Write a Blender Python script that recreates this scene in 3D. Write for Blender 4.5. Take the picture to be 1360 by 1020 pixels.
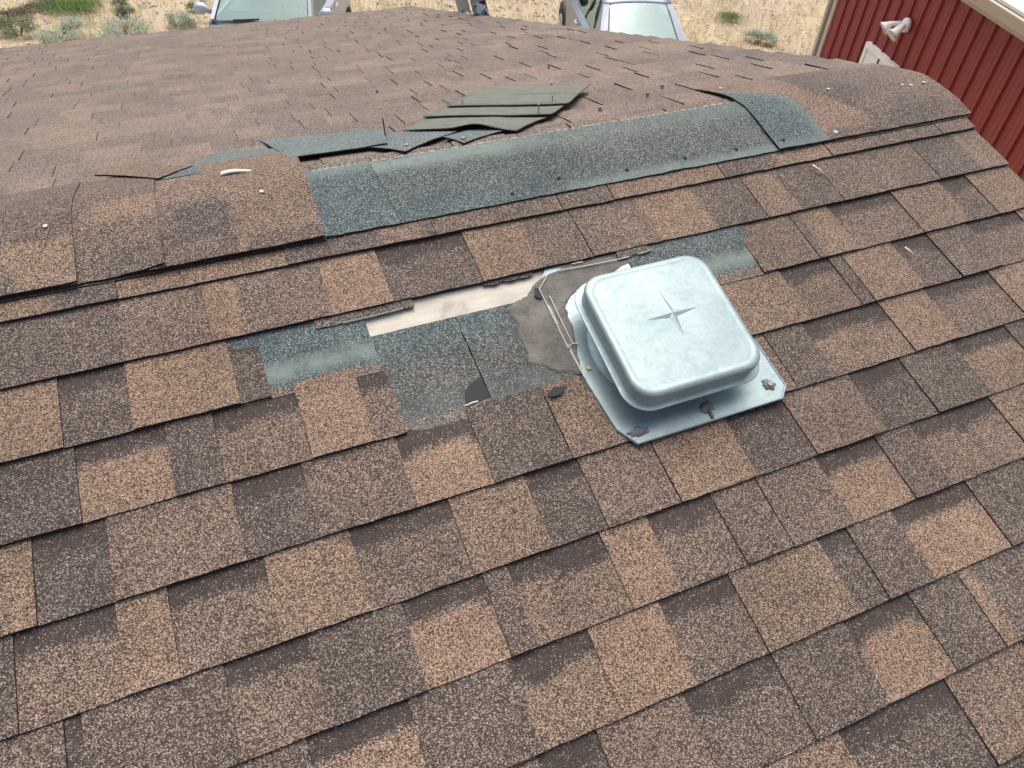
import bpy, bmesh, math, random
from mathutils import Vector, Matrix, noise

# ------------------------------------------------------------------ scene, camera, light
scn = bpy.context.scene
for o in list(bpy.data.objects):
    bpy.data.objects.remove(o)
COL = scn.collection
RAD = math.radians

H = 4.9                                   # ridge height above the ground
cam_d = bpy.data.cameras.new('camera')
cam = bpy.data.objects.new('camera', cam_d)
COL.objects.link(cam)
cam_d.sensor_width = 36.0
cam_d.sensor_fit = 'HORIZONTAL'
cam_d.lens = 25.78
cam_d.clip_start = 0.05
cam_d.clip_end = 3000.0
R_ = ((0.92186589, -0.38568804, 0.03752348), (-0.25021138, -0.66638508, -0.70237112), (0.29590123, 0.63810318, -0.71082121))
cam.matrix_world = Matrix(((R_[0][0], -R_[1][0], -R_[2][0], 0.0),
                           (R_[0][1], -R_[1][1], -R_[2][1], -1.5192),
                           (R_[0][2], -R_[1][2], -R_[2][2], 0.8436 + H),
                           (0, 0, 0, 1)))
scn.camera = cam

SUN_EL, SUN_AZ = RAD(68), RAD(22)         # azimuth from +Y towards +X
world = bpy.data.worlds.new('World')
scn.world = world
world.use_nodes = True
wn = world.node_tree
bg = wn.nodes['Background']
sky = wn.nodes.new('ShaderNodeTexSky')
sky.sky_type = 'NISHITA'
sky.sun_disc = False
sky.sun_elevation = SUN_EL
sky.sun_rotation = SUN_AZ
sky.air_density = 0.7
sky.dust_density = 8.0
sky.ozone_density = 1.0
wn.links.new(sky.outputs[0], bg.inputs[0])
bg.inputs[1].default_value = 0.15
sun_d = bpy.data.lights.new('sun', 'SUN')
sun_d.energy = 1.35
sun_d.angle = RAD(75)
sun_d.color = (1.0, 0.98, 0.91)
sun = bpy.data.objects.new('sun', sun_d)
COL.objects.link(sun)
sd = Vector((math.sin(SUN_AZ) * math.cos(SUN_EL), math.cos(SUN_AZ) * math.cos(SUN_EL), math.sin(SUN_EL)))
sun.rotation_euler = sd.to_track_quat('Z', 'Y').to_euler()
sun.location = (0, 0, 12)
scn.view_settings.view_transform = 'Standard'
scn.view_settings.look = 'None'
scn.view_settings.gamma = 1.0
scn.view_settings.use_curve_mapping = False
scn.view_settings.exposure = 0.36

rng = random.Random(7)


# ------------------------------------------------------------------ helpers
def lin(r, g, b):
    f = lambda v: (v / 255 / 12.92) if v / 255 <= 0.04045 else ((v / 255 + 0.055) / 1.055) ** 2.4
    return (f(r), f(g), f(b), 1.0)


class Nodes:
    def __init__(self, name):
        self.m = bpy.data.materials.new(name)
        self.m.use_nodes = True
        self.t = self.m.node_tree
        self.b = self.t.nodes['Principled BSDF']

    def n(self, kind, **kw):
        x = self.t.nodes.new('ShaderNode' + kind)
        for k, v in kw.items():
            setattr(x, k, v)
        return x

    def l(self, a, b):
        self.t.links.new(a, b)

    def math(self, op, a, b=None, c=None, clamp=False):
        x = self.n('Math', operation=op, use_clamp=clamp)
        for i, v in enumerate((a, b, c)):
            if v is None:
                continue
            if isinstance(v, (int, float)):
                x.inputs[i].default_value = v
            else:
                self.l(v, x.inputs[i])
        return x.outputs[0]

    def mix(self, f, a, b, mode='MIX'):
        x = self.n('Mix', data_type='RGBA', blend_type=mode)
        for i, v in ((0, f), (6, a), (7, b)):
            if isinstance(v, (int, float)):
                x.inputs[i].default_value = v
            elif isinstance(v, tuple):
                x.inputs[i].default_value = v
            else:
                self.l(v, x.inputs[i])
        return x.outputs[2]

    def noise(self, scale, detail=3, rough=0.6, vec=None):
        x = self.n('TexNoise')
        x.inputs['Scale'].default_value = scale
        x.inputs['Detail'].default_value = detail
        x.inputs['Roughness'].default_value = rough
        self.l(vec or self.pos(), x.inputs['Vector'])
        return x.outputs[0]

    def pos(self):
        if not hasattr(self, '_p'):
            self._p = self.n('NewGeometry').outputs['Position']
        return self._p

    def remap(self, v, a, b, c, d):
        x = self.n('MapRange')
        self.l(v, x.inputs[0])
        for i, q in enumerate((a, b, c, d)):
            x.inputs[i + 1].default_value = q
        return x.outputs[0]

    def bump(self, h, strength, dist):
        x = self.n('Bump')
        x.inputs['Strength'].default_value = strength
        x.inputs['Distance'].default_value = dist
        self.l(h, x.inputs['Height'])
        self.l(x.outputs[0], self.b.inputs['Normal'])

    def col(self, v):
        if isinstance(v, tuple):
            self.b.inputs['Base Color'].default_value = v
        else:
            self.l(v, self.b.inputs['Base Color'])

    def set(self, rough=0.8, metal=0.0, spec=0.5):
        self.b.inputs['Roughness'].default_value = rough
        self.b.inputs['Metallic'].default_value = metal
        self.b.inputs['Specular IOR Level'].default_value = spec
        return self.m


def plain(name, col, rough=0.7, metal=0.0, var=0.12, scale=8.0, bump=0.0, spec=0.4):
    n = Nodes(name)
    f = n.noise(scale, 4)
    n.col(n.mix(f, tuple(c * (1 - var) for c in col[:3]) + (1,), tuple(min(1, c * (1 + var)) for c in col[:3]) + (1,)))
    if bump:
        n.bump(n.noise(scale * 6, 4), bump, 0.01)
    return n.set(rough, metal, spec)


def mat_granules():
    n = Nodes('shingle_granules')
    at = n.n('Attribute', attribute_name='blend')
    sp = n.n('SeparateColor')
    n.l(at.outputs['Color'], sp.inputs[0])
    tone, teal, smooth = sp.outputs[0], sp.outputs[1], sp.outputs[2]
    thr = n.math('MULTIPLY_ADD', tone, 0.86, 0.02)
    v = n.n('TexVoronoi')
    v.inputs['Scale'].default_value = 620
    n.l(n.pos(), v.inputs['Vector'])
    vs = n.n('SeparateColor')
    n.l(v.outputs['Color'], vs.inputs[0])
    big = n.noise(9, 3)
    mid = n.noise(60, 2)
    t2 = n.math('ADD', thr, n.math('MULTIPLY', n.math('SUBTRACT', big, 0.5), 0.30))
    t2 = n.math('ADD', t2, n.math('MULTIPLY', n.math('SUBTRACT', mid, 0.5), 0.30))
    t2 = n.math('SUBTRACT', t2, n.remap(n.noise(24, 5, 0.7), 0.60, 0.72, 0.0, 0.22))
    isl = n.math('LESS_THAN', vs.outputs[0], t2)
    warm = n.remap(tone, 0.30, 0.70, 0.05, 0.95)
    light = n.mix(warm, (0.188, 0.160, 0.138, 1), (0.248, 0.173, 0.122, 1))
    dark = n.mix(warm, (0.039, 0.0300, 0.0265, 1), (0.047, 0.032, 0.0250, 1))
    light = n.mix(teal, light, (0.164, 0.196, 0.190, 1))
    dark = n.mix(teal, dark, (0.033, 0.053, 0.059, 1))
    vl = n.math('ADD', n.remap(vs.outputs[1], 0, 1, 0.45, 1.5), n.math('MULTIPLY', n.math('GREATER_THAN', vs.outputs[2], 0.88), 0.6))
    vd = n.remap(vs.outputs[2], 0, 1, 0.45, 1.9)
    light = n.mix(1.0, light, _grey(n, vl), 'MULTIPLY')
    dark = n.mix(1.0, dark, _grey(n, vd), 'MULTIPLY')
    c = n.mix(isl, dark, light)
    c = n.mix(1.0, c, _grey(n, n.remap(n.noise(3.1, 6, 0.62), 0.3, 0.7, 0.84, 1.16)), 'MULTIPLY')
    sag = n.mix(n.noise(120, 3), (0.120, 0.165, 0.150, 1), (0.215, 0.265, 0.240, 1))
    sm = n.math('MULTIPLY', smooth, n.remap(n.noise(45, 4), 0.25, 0.6, 0.55, 1.0))
    c = n.mix(sm, c, sag)
    n.col(c)
    n.bump(v.outputs['Distance'], 0.3, 0.0012)
    n.b.inputs['Sheen Weight'].default_value = 0.05
    n.b.inputs['Sheen Roughness'].default_value = 0.45
    return n.set(0.85, 0, 0.35)


def _grey(n, v):
    x = n.n('CombineColor')
    for i in range(3):
        n.l(v, x.inputs[i])
    return x.outputs[0]


def mat_metal():
    n = Nodes('galvanised_metal')
    a = n.noise(9, 6, 0.7)
    b = n.noise(120, 4, 0.7)
    v = n.n('TexVoronoi')
    v.inputs['Scale'].default_value = 75
    n.l(n.pos(), v.inputs['Vector'])
    sp = n.n('SeparateColor')
    n.l(v.outputs['Color'], sp.inputs[0])
    f = n.math('ADD', n.math('MULTIPLY', a, 0.62), n.math('ADD', n.math('MULTIPLY', b, 0.32), n.math('MULTIPLY', sp.outputs[0], 0.06)))
    c = n.mix(n.remap(f, 0.36, 0.64, 0, 1), (0.245, 0.332, 0.350, 1), (0.345, 0.440, 0.456, 1))
    st = n.n('Mapping')
    st.inputs['Scale'].default_value = (3, 240, 240)
    n.l(n.pos(), st.inputs['Vector'])
    scr = n.noise(1.0, 2, 0.5, st.outputs[0])
    c = n.mix(n.remap(scr, 0.66, 0.74, 0, 0.22), c, (0.18, 0.23, 0.25, 1))
    n.col(c)
    n.l(n.remap(f, 0.36, 0.64, 0.50, 0.34), n.b.inputs['Roughness'])
    n.bump(n.math('ADD', a, n.math('MULTIPLY', b, 0.15)), 0.12, 0.01)
    return n.set(0.45, 0.35, 0.45)


def mat_mastic():
    n = Nodes('roof_cement')
    f = n.noise(16, 6, 0.72)
    g = n.noise(240, 3)
    h = n.noise(5, 3)
    c = n.mix(n.remap(f, 0.3, 0.7, 0, 1), (0.060, 0.056, 0.050, 1), (0.180, 0.172, 0.155, 1))
    c = n.mix(n.remap(g, 0.55, 0.75, 0, 0.5), c, (0.24, 0.23, 0.21, 1))
    n.col(n.mix(1.0, c, _grey(n, n.remap(h, 0.35, 0.65, 0.75, 1.25)), 'MULTIPLY'))
    n.bump(n.math('ADD', f, n.math('MULTIPLY', g, 0.4)), 0.7, 0.008)
    return n.set(0.8)


def mat_paper():
    n = Nodes('underlayment_paper')
    a = n.noise(9, 6, 0.7)
    st = n.n('Mapping')
    st.inputs['Scale'].default_value = (14, 60, 60)
    n.l(n.pos(), st.inputs['Vector'])
    b = n.noise(1.0, 4, 0.6, st.outputs[0])
    c = n.mix(n.remap(b, 0.35, 0.65, 0, 1), (0.44, 0.415, 0.350, 1), (0.56, 0.535, 0.465, 1))
    n.col(n.mix(n.remap(a, 0.58, 0.68, 0, 0.5), c, (0.24, 0.225, 0.19, 1)))
    n.bump(b, 0.3, 0.003)
    return n.set(0.8)


def mat_ground():
    n = Nodes('dry_ground')
    a = n.noise(0.55, 5, 0.65)
    b = n.noise(4.5, 6, 0.7)
    g = n.noise(28, 4, 0.7)
    grass = n.mix(b, (0.40, 0.32, 0.19, 1), (0.68, 0.58, 0.39, 1))
    dirt = n.mix(b, (0.34, 0.26, 0.18, 1), (0.66, 0.56, 0.42, 1))
    c = n.mix(n.remap(a, 0.40, 0.60, 0, 1), dirt, grass)
    c = n.mix(n.remap(g, 0.45, 0.75, 0, 0.6), c, (0.78, 0.70, 0.56, 1))
    c = n.mix(n.remap(n.noise(11, 5, 0.7), 0.60, 0.72, 0, 0.55), c, (0.12, 0.10, 0.06, 1))
    n.col(c)
    n.bump(n.math('ADD', b, g), 0.7, 0.08)
    return n.set(0.95, 0, 0.1)


def mat_leaf(name, a, b, rough=0.8, scale=9.0):
    n = Nodes(name)
    oi = n.remap(n.noise(scale, 5, 0.7), 0.3, 0.7, 0, 1)
    n.col(n.mix(oi, a, b))
    return n.set(rough, 0, 0.25)


def mat_glass():
    n = Nodes('tinted_glass')
    out = n.t.nodes['Material Output']
    tr = n.n('BsdfTransparent')
    tr.inputs[0].default_value = (0.40, 0.54, 0.54, 1)
    gl = n.n('BsdfGlossy')
    gl.inputs[0].default_value = (0.62, 0.80, 0.80, 1)
    gl.inputs[1].default_value = 0.03
    lw = n.n('LayerWeight')
    lw.inputs[0].default_value = 0.35
    fr = n.n('MapRange')
    n.l(lw.outputs['Facing'], fr.inputs[0])
    fr.inputs[3].default_value = 0.07
    fr.inputs[4].default_value = 0.80
    mx = n.n('MixShader')
    n.l(fr.outputs[0], mx.inputs[0])
    n.l(tr.outputs[0], mx.inputs[1])
    n.l(gl.outputs[0], mx.inputs[2])
    n.l(mx.outputs[0], out.inputs[0])
    return n.m


def mat_paint(name, col):
    n = Nodes(name)
    n.col(col)
    n.b.inputs['Coat Weight'].default_value = 0.35
    n.b.inputs['Coat Roughness'].default_value = 0.06
    n.l(n.remap(n.noise(3, 4), 0.3, 0.7, 0.32, 0.48), n.b.inputs['Roughness'])
    return n.set(0.4, 0.35, 0.5)


def mat_sticker():
    n = Nodes('safety_sticker')
    v = n.n('TexVoronoi')
    v.inputs['Scale'].default_value = 34
    n.l(n.pos(), v.inputs['Vector'])
    vs = n.n('SeparateColor')
    n.l(v.outputs['Color'], vs.inputs[0])
    c = n.mix(n.math('LESS_THAN', vs.outputs[0], 0.48), (0.62, 0.72, 0.76, 1), (0.01, 0.018, 0.03, 1))
    c = n.mix(n.math('LESS_THAN', vs.outputs[1], 0.22), c, (0.05, 0.28, 0.42, 1))
    n.col(c)
    return n.set(0.5)


def mat_siding():
    n = Nodes('red_painted_steel')
    f = n.noise(1.2, 4)
    g = n.noise(40, 3)
    c = n.mix(f, (0.215, 0.027, 0.029, 1), (0.268, 0.038, 0.039, 1))
    n.col(n.mix(n.remap(g, 0.55, 0.8, 0, 0.25), c, (0.34, 0.10, 0.10, 1)))
    return n.set(0.42, 0, 0.5)


M = dict(
    gran=mat_granules(),
    edge=plain('asphalt_edge', (0.018, 0.015, 0.014), 0.9, var=0.5, scale=300),
    back=plain('shingle_back', lin(102, 108, 98), 0.85, var=0.30, scale=22, bump=0.35),
    backedge=plain('torn_edge', (0.045, 0.045, 0.038), 0.9, var=0.4, scale=200),
    metal=mat_metal(),
    mastic=mat_mastic(),
    paper=mat_paper(),
    whiteline=plain('bare_metal_edge', (0.62, 0.62, 0.58), 0.5, var=0.05),
    dab=plain('grey_sealant', (0.155, 0.165, 0.160), 0.6, var=0.4, scale=70, bump=0.3),
    black=plain('bare_asphalt', (0.018, 0.024, 0.027), 0.75, var=0.3, scale=90),
    fray=plain('frayed_fibreglass', (0.25, 0.27, 0.25), 0.9, var=0.5, scale=220),
    nail=plain('nail_steel', (0.48, 0.45, 0.40), 0.5, 0.2),
    nailold=plain('weathered_nail', (0.30, 0.28, 0.25), 0.55, 0.4),
    brass=plain('brass_nail', (0.60, 0.47, 0.20), 0.4, 0.3),
    deck=plain('roof_board', (0.30, 0.22, 0.14), 0.9, var=0.3, scale=20),
    siding=mat_siding(),
    beige=plain('beige_trim', (0.50, 0.44, 0.36), 0.6, var=0.06),
    channel=plain('downspout_green', (0.17, 0.16, 0.11), 0.6, var=0.1),  # dark olive colour of the downspout itself
    whitem=plain('white_painted_steel', (0.72, 0.73, 0.68), 0.5, var=0.06),
    plastic=plain('white_plastic', (0.84, 0.83, 0.80), 0.45, var=0.04),
    lens=plain('frosted_lens', (0.55, 0.53, 0.48), 0.3, var=0.05),
    wall=plain('cream_wall', (0.55, 0.50, 0.42), 0.85, var=0.08),
    drip=plain('white_drip_edge', (0.62, 0.68, 0.66), 0.45, var=0.06),
    alu=plain('ladder_aluminium', (0.60, 0.60, 0.57), 0.42, 0.1, var=0.10, scale=20),
    sticker=mat_sticker(),
    ground=mat_ground(),
    straw=mat_leaf('straw', (0.42, 0.35, 0.23, 1), (0.74, 0.65, 0.45, 1), scale=1.1),
    sage=mat_leaf('sage_leaf', (0.42, 0.48, 0.37, 1), (0.62, 0.67, 0.55, 1)),
    green=mat_leaf('green_blade', (0.20, 0.30, 0.10, 1), (0.34, 0.44, 0.18, 1)),
    olive=mat_leaf('olive_leaf', (0.20, 0.25, 0.14, 1), (0.34, 0.38, 0.24, 1)),
    wood=plain('dry_wood', (0.26, 0.22, 0.16), 0.9, var=0.3, scale=30),
    twig=plain('pale_twig', (0.62, 0.50, 0.38), 0.8, var=0.2, scale=60),
    stone=plain('pale_stone', (0.62, 0.56, 0.46), 0.9, var=0.3, scale=6),
    glass=mat_glass(),
    silver=mat_paint('silver_paint', (0.44, 0.49, 0.54, 1)),
    bluegrey=mat_paint('blue_grey_paint', (0.25, 0.295, 0.36, 1)),
    tyre=plain('tyre_rubber', (0.016, 0.016, 0.017), 0.85),
    rim=plain('alloy_rim', (0.55, 0.56, 0.57), 0.3, 0.7),
    trim=plain('black_trim', (0.016, 0.018, 0.02), 0.5),
    seat=plain('seat_cloth', (0.42, 0.43, 0.41), 0.9),
    dash=plain('dashboard', (0.10, 0.11, 0.11), 0.7),
    red=plain('tail_lamp', (0.35, 0.02, 0.02), 0.2),
    clear=plain('head_lamp', (0.60, 0.62, 0.64), 0.15),
)


def tag(o, label=None, cat=None, group=None, kind=None):
    for k, v in (('label', label), ('category', cat), ('group', group), ('kind', kind)):
        if v:
            o[k] = v
    return o


def empty(name, loc=(0, 0, 0), rz=0.0, parent=None):
    o = bpy.data.objects.new(name, None)
    o.empty_display_size = 0.2
    COL.objects.link(o)
    o.location = loc
    o.rotation_euler = (0, 0, rz)
    if parent:
        o.parent = parent
    return o


class MB:
    """collects vertices, faces, material slots and (optional) blend colours for one mesh"""
    def __init__(self):
        self.v, self.f, self.mi, self.c = [], [], [], []

    def add(self, vs, fs, mi=0, cs=None):
        o = len(self.v)
        self.v += [tuple(q) for q in vs]
        self.f += [tuple(i + o for i in q) for q in fs]
        self.mi += [mi] * len(fs) if isinstance(mi, int) else list(mi)
        self.c += cs if cs else [(0.5, 0, 0, 1)] * len(vs)
        return self

    def box(self, x0, x1, y0, y1, z0, z1, mi=0, fr=None):
        P = [(x, y, z) for z in (z0, z1) for y in (y0, y1) for x in (x0, x1)]
        if fr:
            P = [fr(*q) for q in P]
        return self.add(P, [(0, 2, 3, 1), (4, 5, 7, 6), (0, 1, 5, 4), (2, 6, 7, 3), (0, 4, 6, 2), (1, 3, 7, 5)], mi)

    def tube(self, pts, radii, n=8, mi=0, caps=True):
        pts = [Vector(q) for q in pts]
        rings = []
        for i, q in enumerate(pts):
            d = (pts[min(i + 1, len(pts) - 1)] - pts[max(i - 1, 0)]).normalized()
            a = d.orthogonal().normalized() if i == 0 else (a - d * a.dot(d)).normalized()
            b = d.cross(a)
            r = radii[i] if isinstance(radii, (list, tuple)) else radii
            rings.append([q + a * (r * math.cos(2 * math.pi * k / n)) + b * (r * math.sin(2 * math.pi * k / n)) for k in range(n)])
        vs = [v for g in rings for v in g]
        fs = [(i * n + k, i * n + (k + 1) % n, (i + 1) * n + (k + 1) % n, (i + 1) * n + k) for i in range(len(pts) - 1) for k in range(n)]
        if caps:
            fs += [tuple(reversed(range(n))), tuple(range((len(pts) - 1) * n, len(pts) * n))]
        return self.add(vs, fs, mi)

    def beam(self, a, b, w, h, up=(0, 0, 1), mi=0):
        a, b, up = Vector(a), Vector(b), Vector(up)
        d = (b - a).normalized()
        s = d.cross(up).normalized()
        t = s.cross(d)
        P = [q + s * (sx * w / 2) + t * (sz * h / 2) for q in (a, b) for sz in (-1, 1) for sx in (-1, 1)]
        return self.add(P, [(0, 2, 3, 1), (4, 5, 7, 6), (0, 1, 5, 4), (2, 6, 7, 3), (0, 4, 6, 2), (1, 3, 7, 5)], mi)

    def loft(self, loops, caps=True, mi=0):
        n = len(loops[0])
        vs = [v for g in loops for v in g]
        fs = [(i * n + k, i * n + (k + 1) % n, (i + 1) * n + (k + 1) % n, (i + 1) * n + k) for i in range(len(loops) - 1) for k in range(n)]
        if caps:
            fs += [tuple(reversed(range(n))), tuple(range((len(loops) - 1) * n, len(loops) * n))]
        return self.add(vs, fs, mi)

    def build(self, name, mats, parent=None, smooth=False, blend=False, origin=None):
        me = bpy.data.meshes.new(name)
        vs = self.v
        if origin is not None:
            vs = [(q[0] - origin[0], q[1] - origin[1], q[2] - origin[2]) for q in vs]
        me.from_pydata(vs, [], self.f)
        for m in (mats if isinstance(mats, (list, tuple)) else [mats]):
            me.materials.append(m)
        me.polygons.foreach_set('material_index', self.mi)
        if smooth:
            me.polygons.foreach_set('use_smooth', [True] * len(me.polygons))
        if blend:
            at = me.color_attributes.new('blend', 'FLOAT_COLOR', 'POINT')
            at.data.foreach_set('color', [x for c in self.c for x in c])
        me.update()
        o = bpy.data.objects.new(name, me)
        COL.objects.link(o)
        if origin is not None:
            o.location = origin
        if parent:
            o.parent = parent
        return o


def fix_normals(o, angle=None):
    bm = bmesh.new()
    bm.from_mesh(o.data)
    bmesh.ops.recalc_face_normals(bm, faces=bm.faces)
    bm.to_mesh(o.data)
    bm.free()
    return o


# roof frames: X along the ridge, Y up the slope (ridge at Y = YR), z off the slope
TH = RAD(15.8)
CT, ST = math.cos(TH), math.sin(TH)
YR = 0.245
E = 0.143
RAKE = 1.96
LEFT = -6.0
SLOPE = 5.55


CREST = 0.085


def crest_drop(d):
    return ST * (CREST - abs(d)) ** 2 / (2 * CREST) if abs(d) < CREST else 0.0


def NF(X, Y, z):
    y = Y - YR
    z -= crest_drop(y)
    return (X, y * CT - z * ST, y * ST + z * CT + H)


def FF(X, Y, z):
    s = YR - Y
    z -= crest_drop(s)
    return (X, s * CT + z * ST, -s * ST + z * CT + H)


def nz(x, y, k):
    return noise.noise((x * k, y * k, 3.3))


# ------------------------------------------------------------------ the ground
def build_ground():
    mb = MB()
    n = 120
    xs = [-1500 + 0] * 0
    def axis(lo, hi, m, far):
        a = [lo + (hi - lo) * i / m for i in range(m + 1)]
        left = [lo - d for d in (far, far / 3, far / 10, far / 30, far / 90)]
        right = [hi + d for d in (far / 90, far / 30, far / 10, far / 3, far)]
        return left + a + right
    ax = axis(-14, 26, n, 1200)
    ay = axis(-14, 34, n, 1200)
    for y in ay:
        for x in ax:
            far = max(0, max(abs(x - 6) - 24, abs(y - 10) - 30))
            z = (0.07 * nz(x, y, 0.35) + 0.035 * nz(x, y, 1.4) - 0.05) * (1 if far == 0 else 0.3)
            mb.v.append((x, y, z))
            mb.c.append((0, 0, 0, 1))
    w = len(ax)
    for j in range(len(ay) - 1):
        for i in range(w - 1):
            mb.f.append((j * w + i, j * w + i + 1, (j + 1) * w + i + 1, (j + 1) * w + i))
            mb.mi.append(0)
    o = mb.build('ground', M['ground'], smooth=True)
    tag(o, kind='structure', label='dry yellow grass and stony dirt beyond the roof')


build_ground()


# ------------------------------------------------------------------ the house: walls, deck, edges
house = tag(empty('house', (-2.0, 0, 0)), 'low house under a weathered brown asphalt shingle roof with storm damage', 'house')
house_inv = Matrix.Translation((2.0, 0, 0))


def kid(o, parent=None):
    p = parent or house
    o.parent = p
    o.matrix_parent_inverse = house_inv if p is house else Matrix.Identity(4)
    return o


def build_house():
    ye = (SLOPE - 0.35) * CT
    ze = H - (SLOPE - 0.35) * ST - 0.06
    for s in (-1, 1):
        mb = MB().box(LEFT + 0.3, RAKE - 0.25, s * ye - 0.07, s * ye + 0.07, -0.2, ze - 0.05)
        kid(mb.build('wall', M['wall']))
    for x in (LEFT + 0.23, RAKE - 0.32):
        mb = MB()
        P = [(x + dx, y, z) for dx in (0, 0.14) for y, z in ((-ye + 0.08, -0.2), (ye - 0.08, -0.2), (ye - 0.08, ze - 0.03), (0, H - 0.10), (-ye + 0.08, ze - 0.03))]
        mb.add(P, [(4, 3, 2, 1, 0), (5, 6, 7, 8, 9)] + [(i, (i + 1) % 5, 5 + (i + 1) % 5, 5 + i) for i in range(5)])
        kid(mb.build('gable_wall', M['wall']))
    mb = MB()
    for fr in (NF, FF):
        mb.box(LEFT, RAKE - 0.03, YR - SLOPE, YR - 0.004, -0.025, -0.006, 0, fr)
    deck = kid(fix_normals(mb.build('roof_deck', M['deck'])))
    for fr in (NF, FF):
        kid(MB().box(LEFT, RAKE - 0.03, YR - SLOPE - 0.022, YR - SLOPE - 0.002, -0.17, -0.028, 0, fr).build('fascia', M['whitem']))
        mb = MB().box(LEFT - 0.01, RAKE - 0.005, YR - SLOPE - 0.090, YR - SLOPE + 0.06, -0.0055, -0.0030, 0, fr)
        mb.box(LEFT - 0.01, RAKE - 0.005, YR - SLOPE - 0.093, YR - SLOPE - 0.0905, -0.07, -0.0030, 0, fr)
        kid(mb.build('drip_edge', M['drip']))
        for x in (LEFT - 0.012, RAKE - 0.028):
            kid(MB().box(x, x + 0.02, YR - SLOPE, YR - 0.03, -0.15, -0.0275, 0, fr).build('rake_board', M['whitem']))
    return deck


deck = build_house()


# ------------------------------------------------------------------ shingles
TAB_UP = 0.0030
BUTT = 0.0070
N_AFTER = {0:[(-0.439,'T',0.62),(-0.365,'T',0.58),(-0.346,'c',0.3),(-0.236,'T',0.6),(0.082,'T',0.33),(0.281,'c',0.6),(0.368,'c',0.4),(0.397,'T',0.45),(0.7,'T',0.4),(0.832,'T',0.62),(1.14,'T',0.36),(1.305,'c',0.62),(1.471,'T',0.48),(1.776,'T',0.42),(1.851,'T',0.52)],1:[(-0.603,'T',0.5),(-0.443,'T',0.36),(-0.239,'c',0.52),(-0.09,'T',0.7),(-0.028,'c',0.48),(0.137,'T',0.72),(0.259,'G',0.36),(0.452,'T',0.66),(0.59,'c',0.45),(0.712,'T',0.47),(0.885,'c',0.68),(1.035,'c',0.36),(1.181,'T',0.6),(1.277,'c',0.36),(1.41,'T',0.46),(1.73,'T',0.33),(1.878,'c',0.58)],2:[(-0.594,'T',0.4),(-0.52,'T',0.7),(-0.356,'G',0.38),(-0.246,'T',0.74),(-0.067,'G',0.36),(-0.018,'X',0),(1.079,'T',0.52),(1.239,'T',0.42),(1.267,'c',0.64),(1.357,'G',0.5),(1.559,'T',0.6),(1.723,'G',0.4),(1.814,'T',0.62)],3:[(-0.565,'G',0.5),(-0.505,'T',0.3),(-0.343,'G',0.74),(-0.2,'T',0.32),(-0.12,'G',0.55),(0.027,'T',0.76),(0.14,'G',0.5),(0.194,'X',0),(0.832,'T',0.62),(1.121,'G',0.52),(1.262,'T',0.38),(1.3,'T',0.64),(1.454,'G',0.38),(1.566,'T',0.4),(1.7,'G',0.5),(1.871,'T',0.62)],4:[(-0.55,'T',0.66),(-0.419,'G',0.32),(-0.311,'T',0.54),(-0.114,'G',0.32),(0.004,'T',0.47),(0.174,'G',0.76),(0.315,'T',0.34),(0.472,'T',0.58),(0.648,'T',0.5),(0.804,'T',0.55),(0.989,'T',0.35),(1.092,'G',0.6),(1.307,'T',0.68),(1.445,'G',0.48),(1.649,'T',0.66)],5:[(-0.58,'T',0.5),(-0.536,'T',0.36),(-0.454,'G',0.56),(-0.315,'T',0.66),(-0.239,'G',0.52),(-0.091,'T',0.66),(0.05,'G',0.47),(0.225,'T',0.62),(0.372,'G',0.34),(0.479,'T',0.5),(0.631,'T',0.66),(0.802,'G',0.32),(0.942,'T',0.55),(1.12,'G',0.36),(1.26,'T',0.36),(1.414,'G',0.64),(1.577,'T',0.36)],6:[(-0.541,'T',0.45),(-0.4,'G',0.3),(-0.377,'T',0.4),(-0.18,'G',0.52),(-0.055,'T',0.36),(0.097,'G',0.72),(0.237,'T',0.38),(0.284,'G',0.58),(0.459,'T',0.7),(0.557,'G',0.45),(0.692,'T',0.42),(0.794,'T',0.46),(0.938,'G',0.7),(1.087,'T',0.4),(1.18,'G',0.56),(1.403,'T',0.6)],7:[(-0.141,'T',0.4),(-0.09,'G',0.68),(0.063,'T',0.37),(0.231,'G',0.62),(0.37,'T',0.7),(0.508,'G',0.46),(0.649,'T',0.6),(0.847,'G',0.36),(0.913,'T',0.4),(1.023,'G',0.72),(1.214,'T',0.36)],8:[(0.153,'T',0.5),(0.222,'G',0.34),(0.32,'T',0.52),(0.479,'G',0.42),(0.652,'T',0.38),(0.809,'G',0.72),(0.955,'T',0.36),(1.072,'T',0.62),(1.108,'c',0.36)],9:[(0.328,'G',0.5),(0.539,'T',0.62),(0.698,'G',0.36),(0.925,'T',0.56),(1.111,'T',0.6)]}


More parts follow.
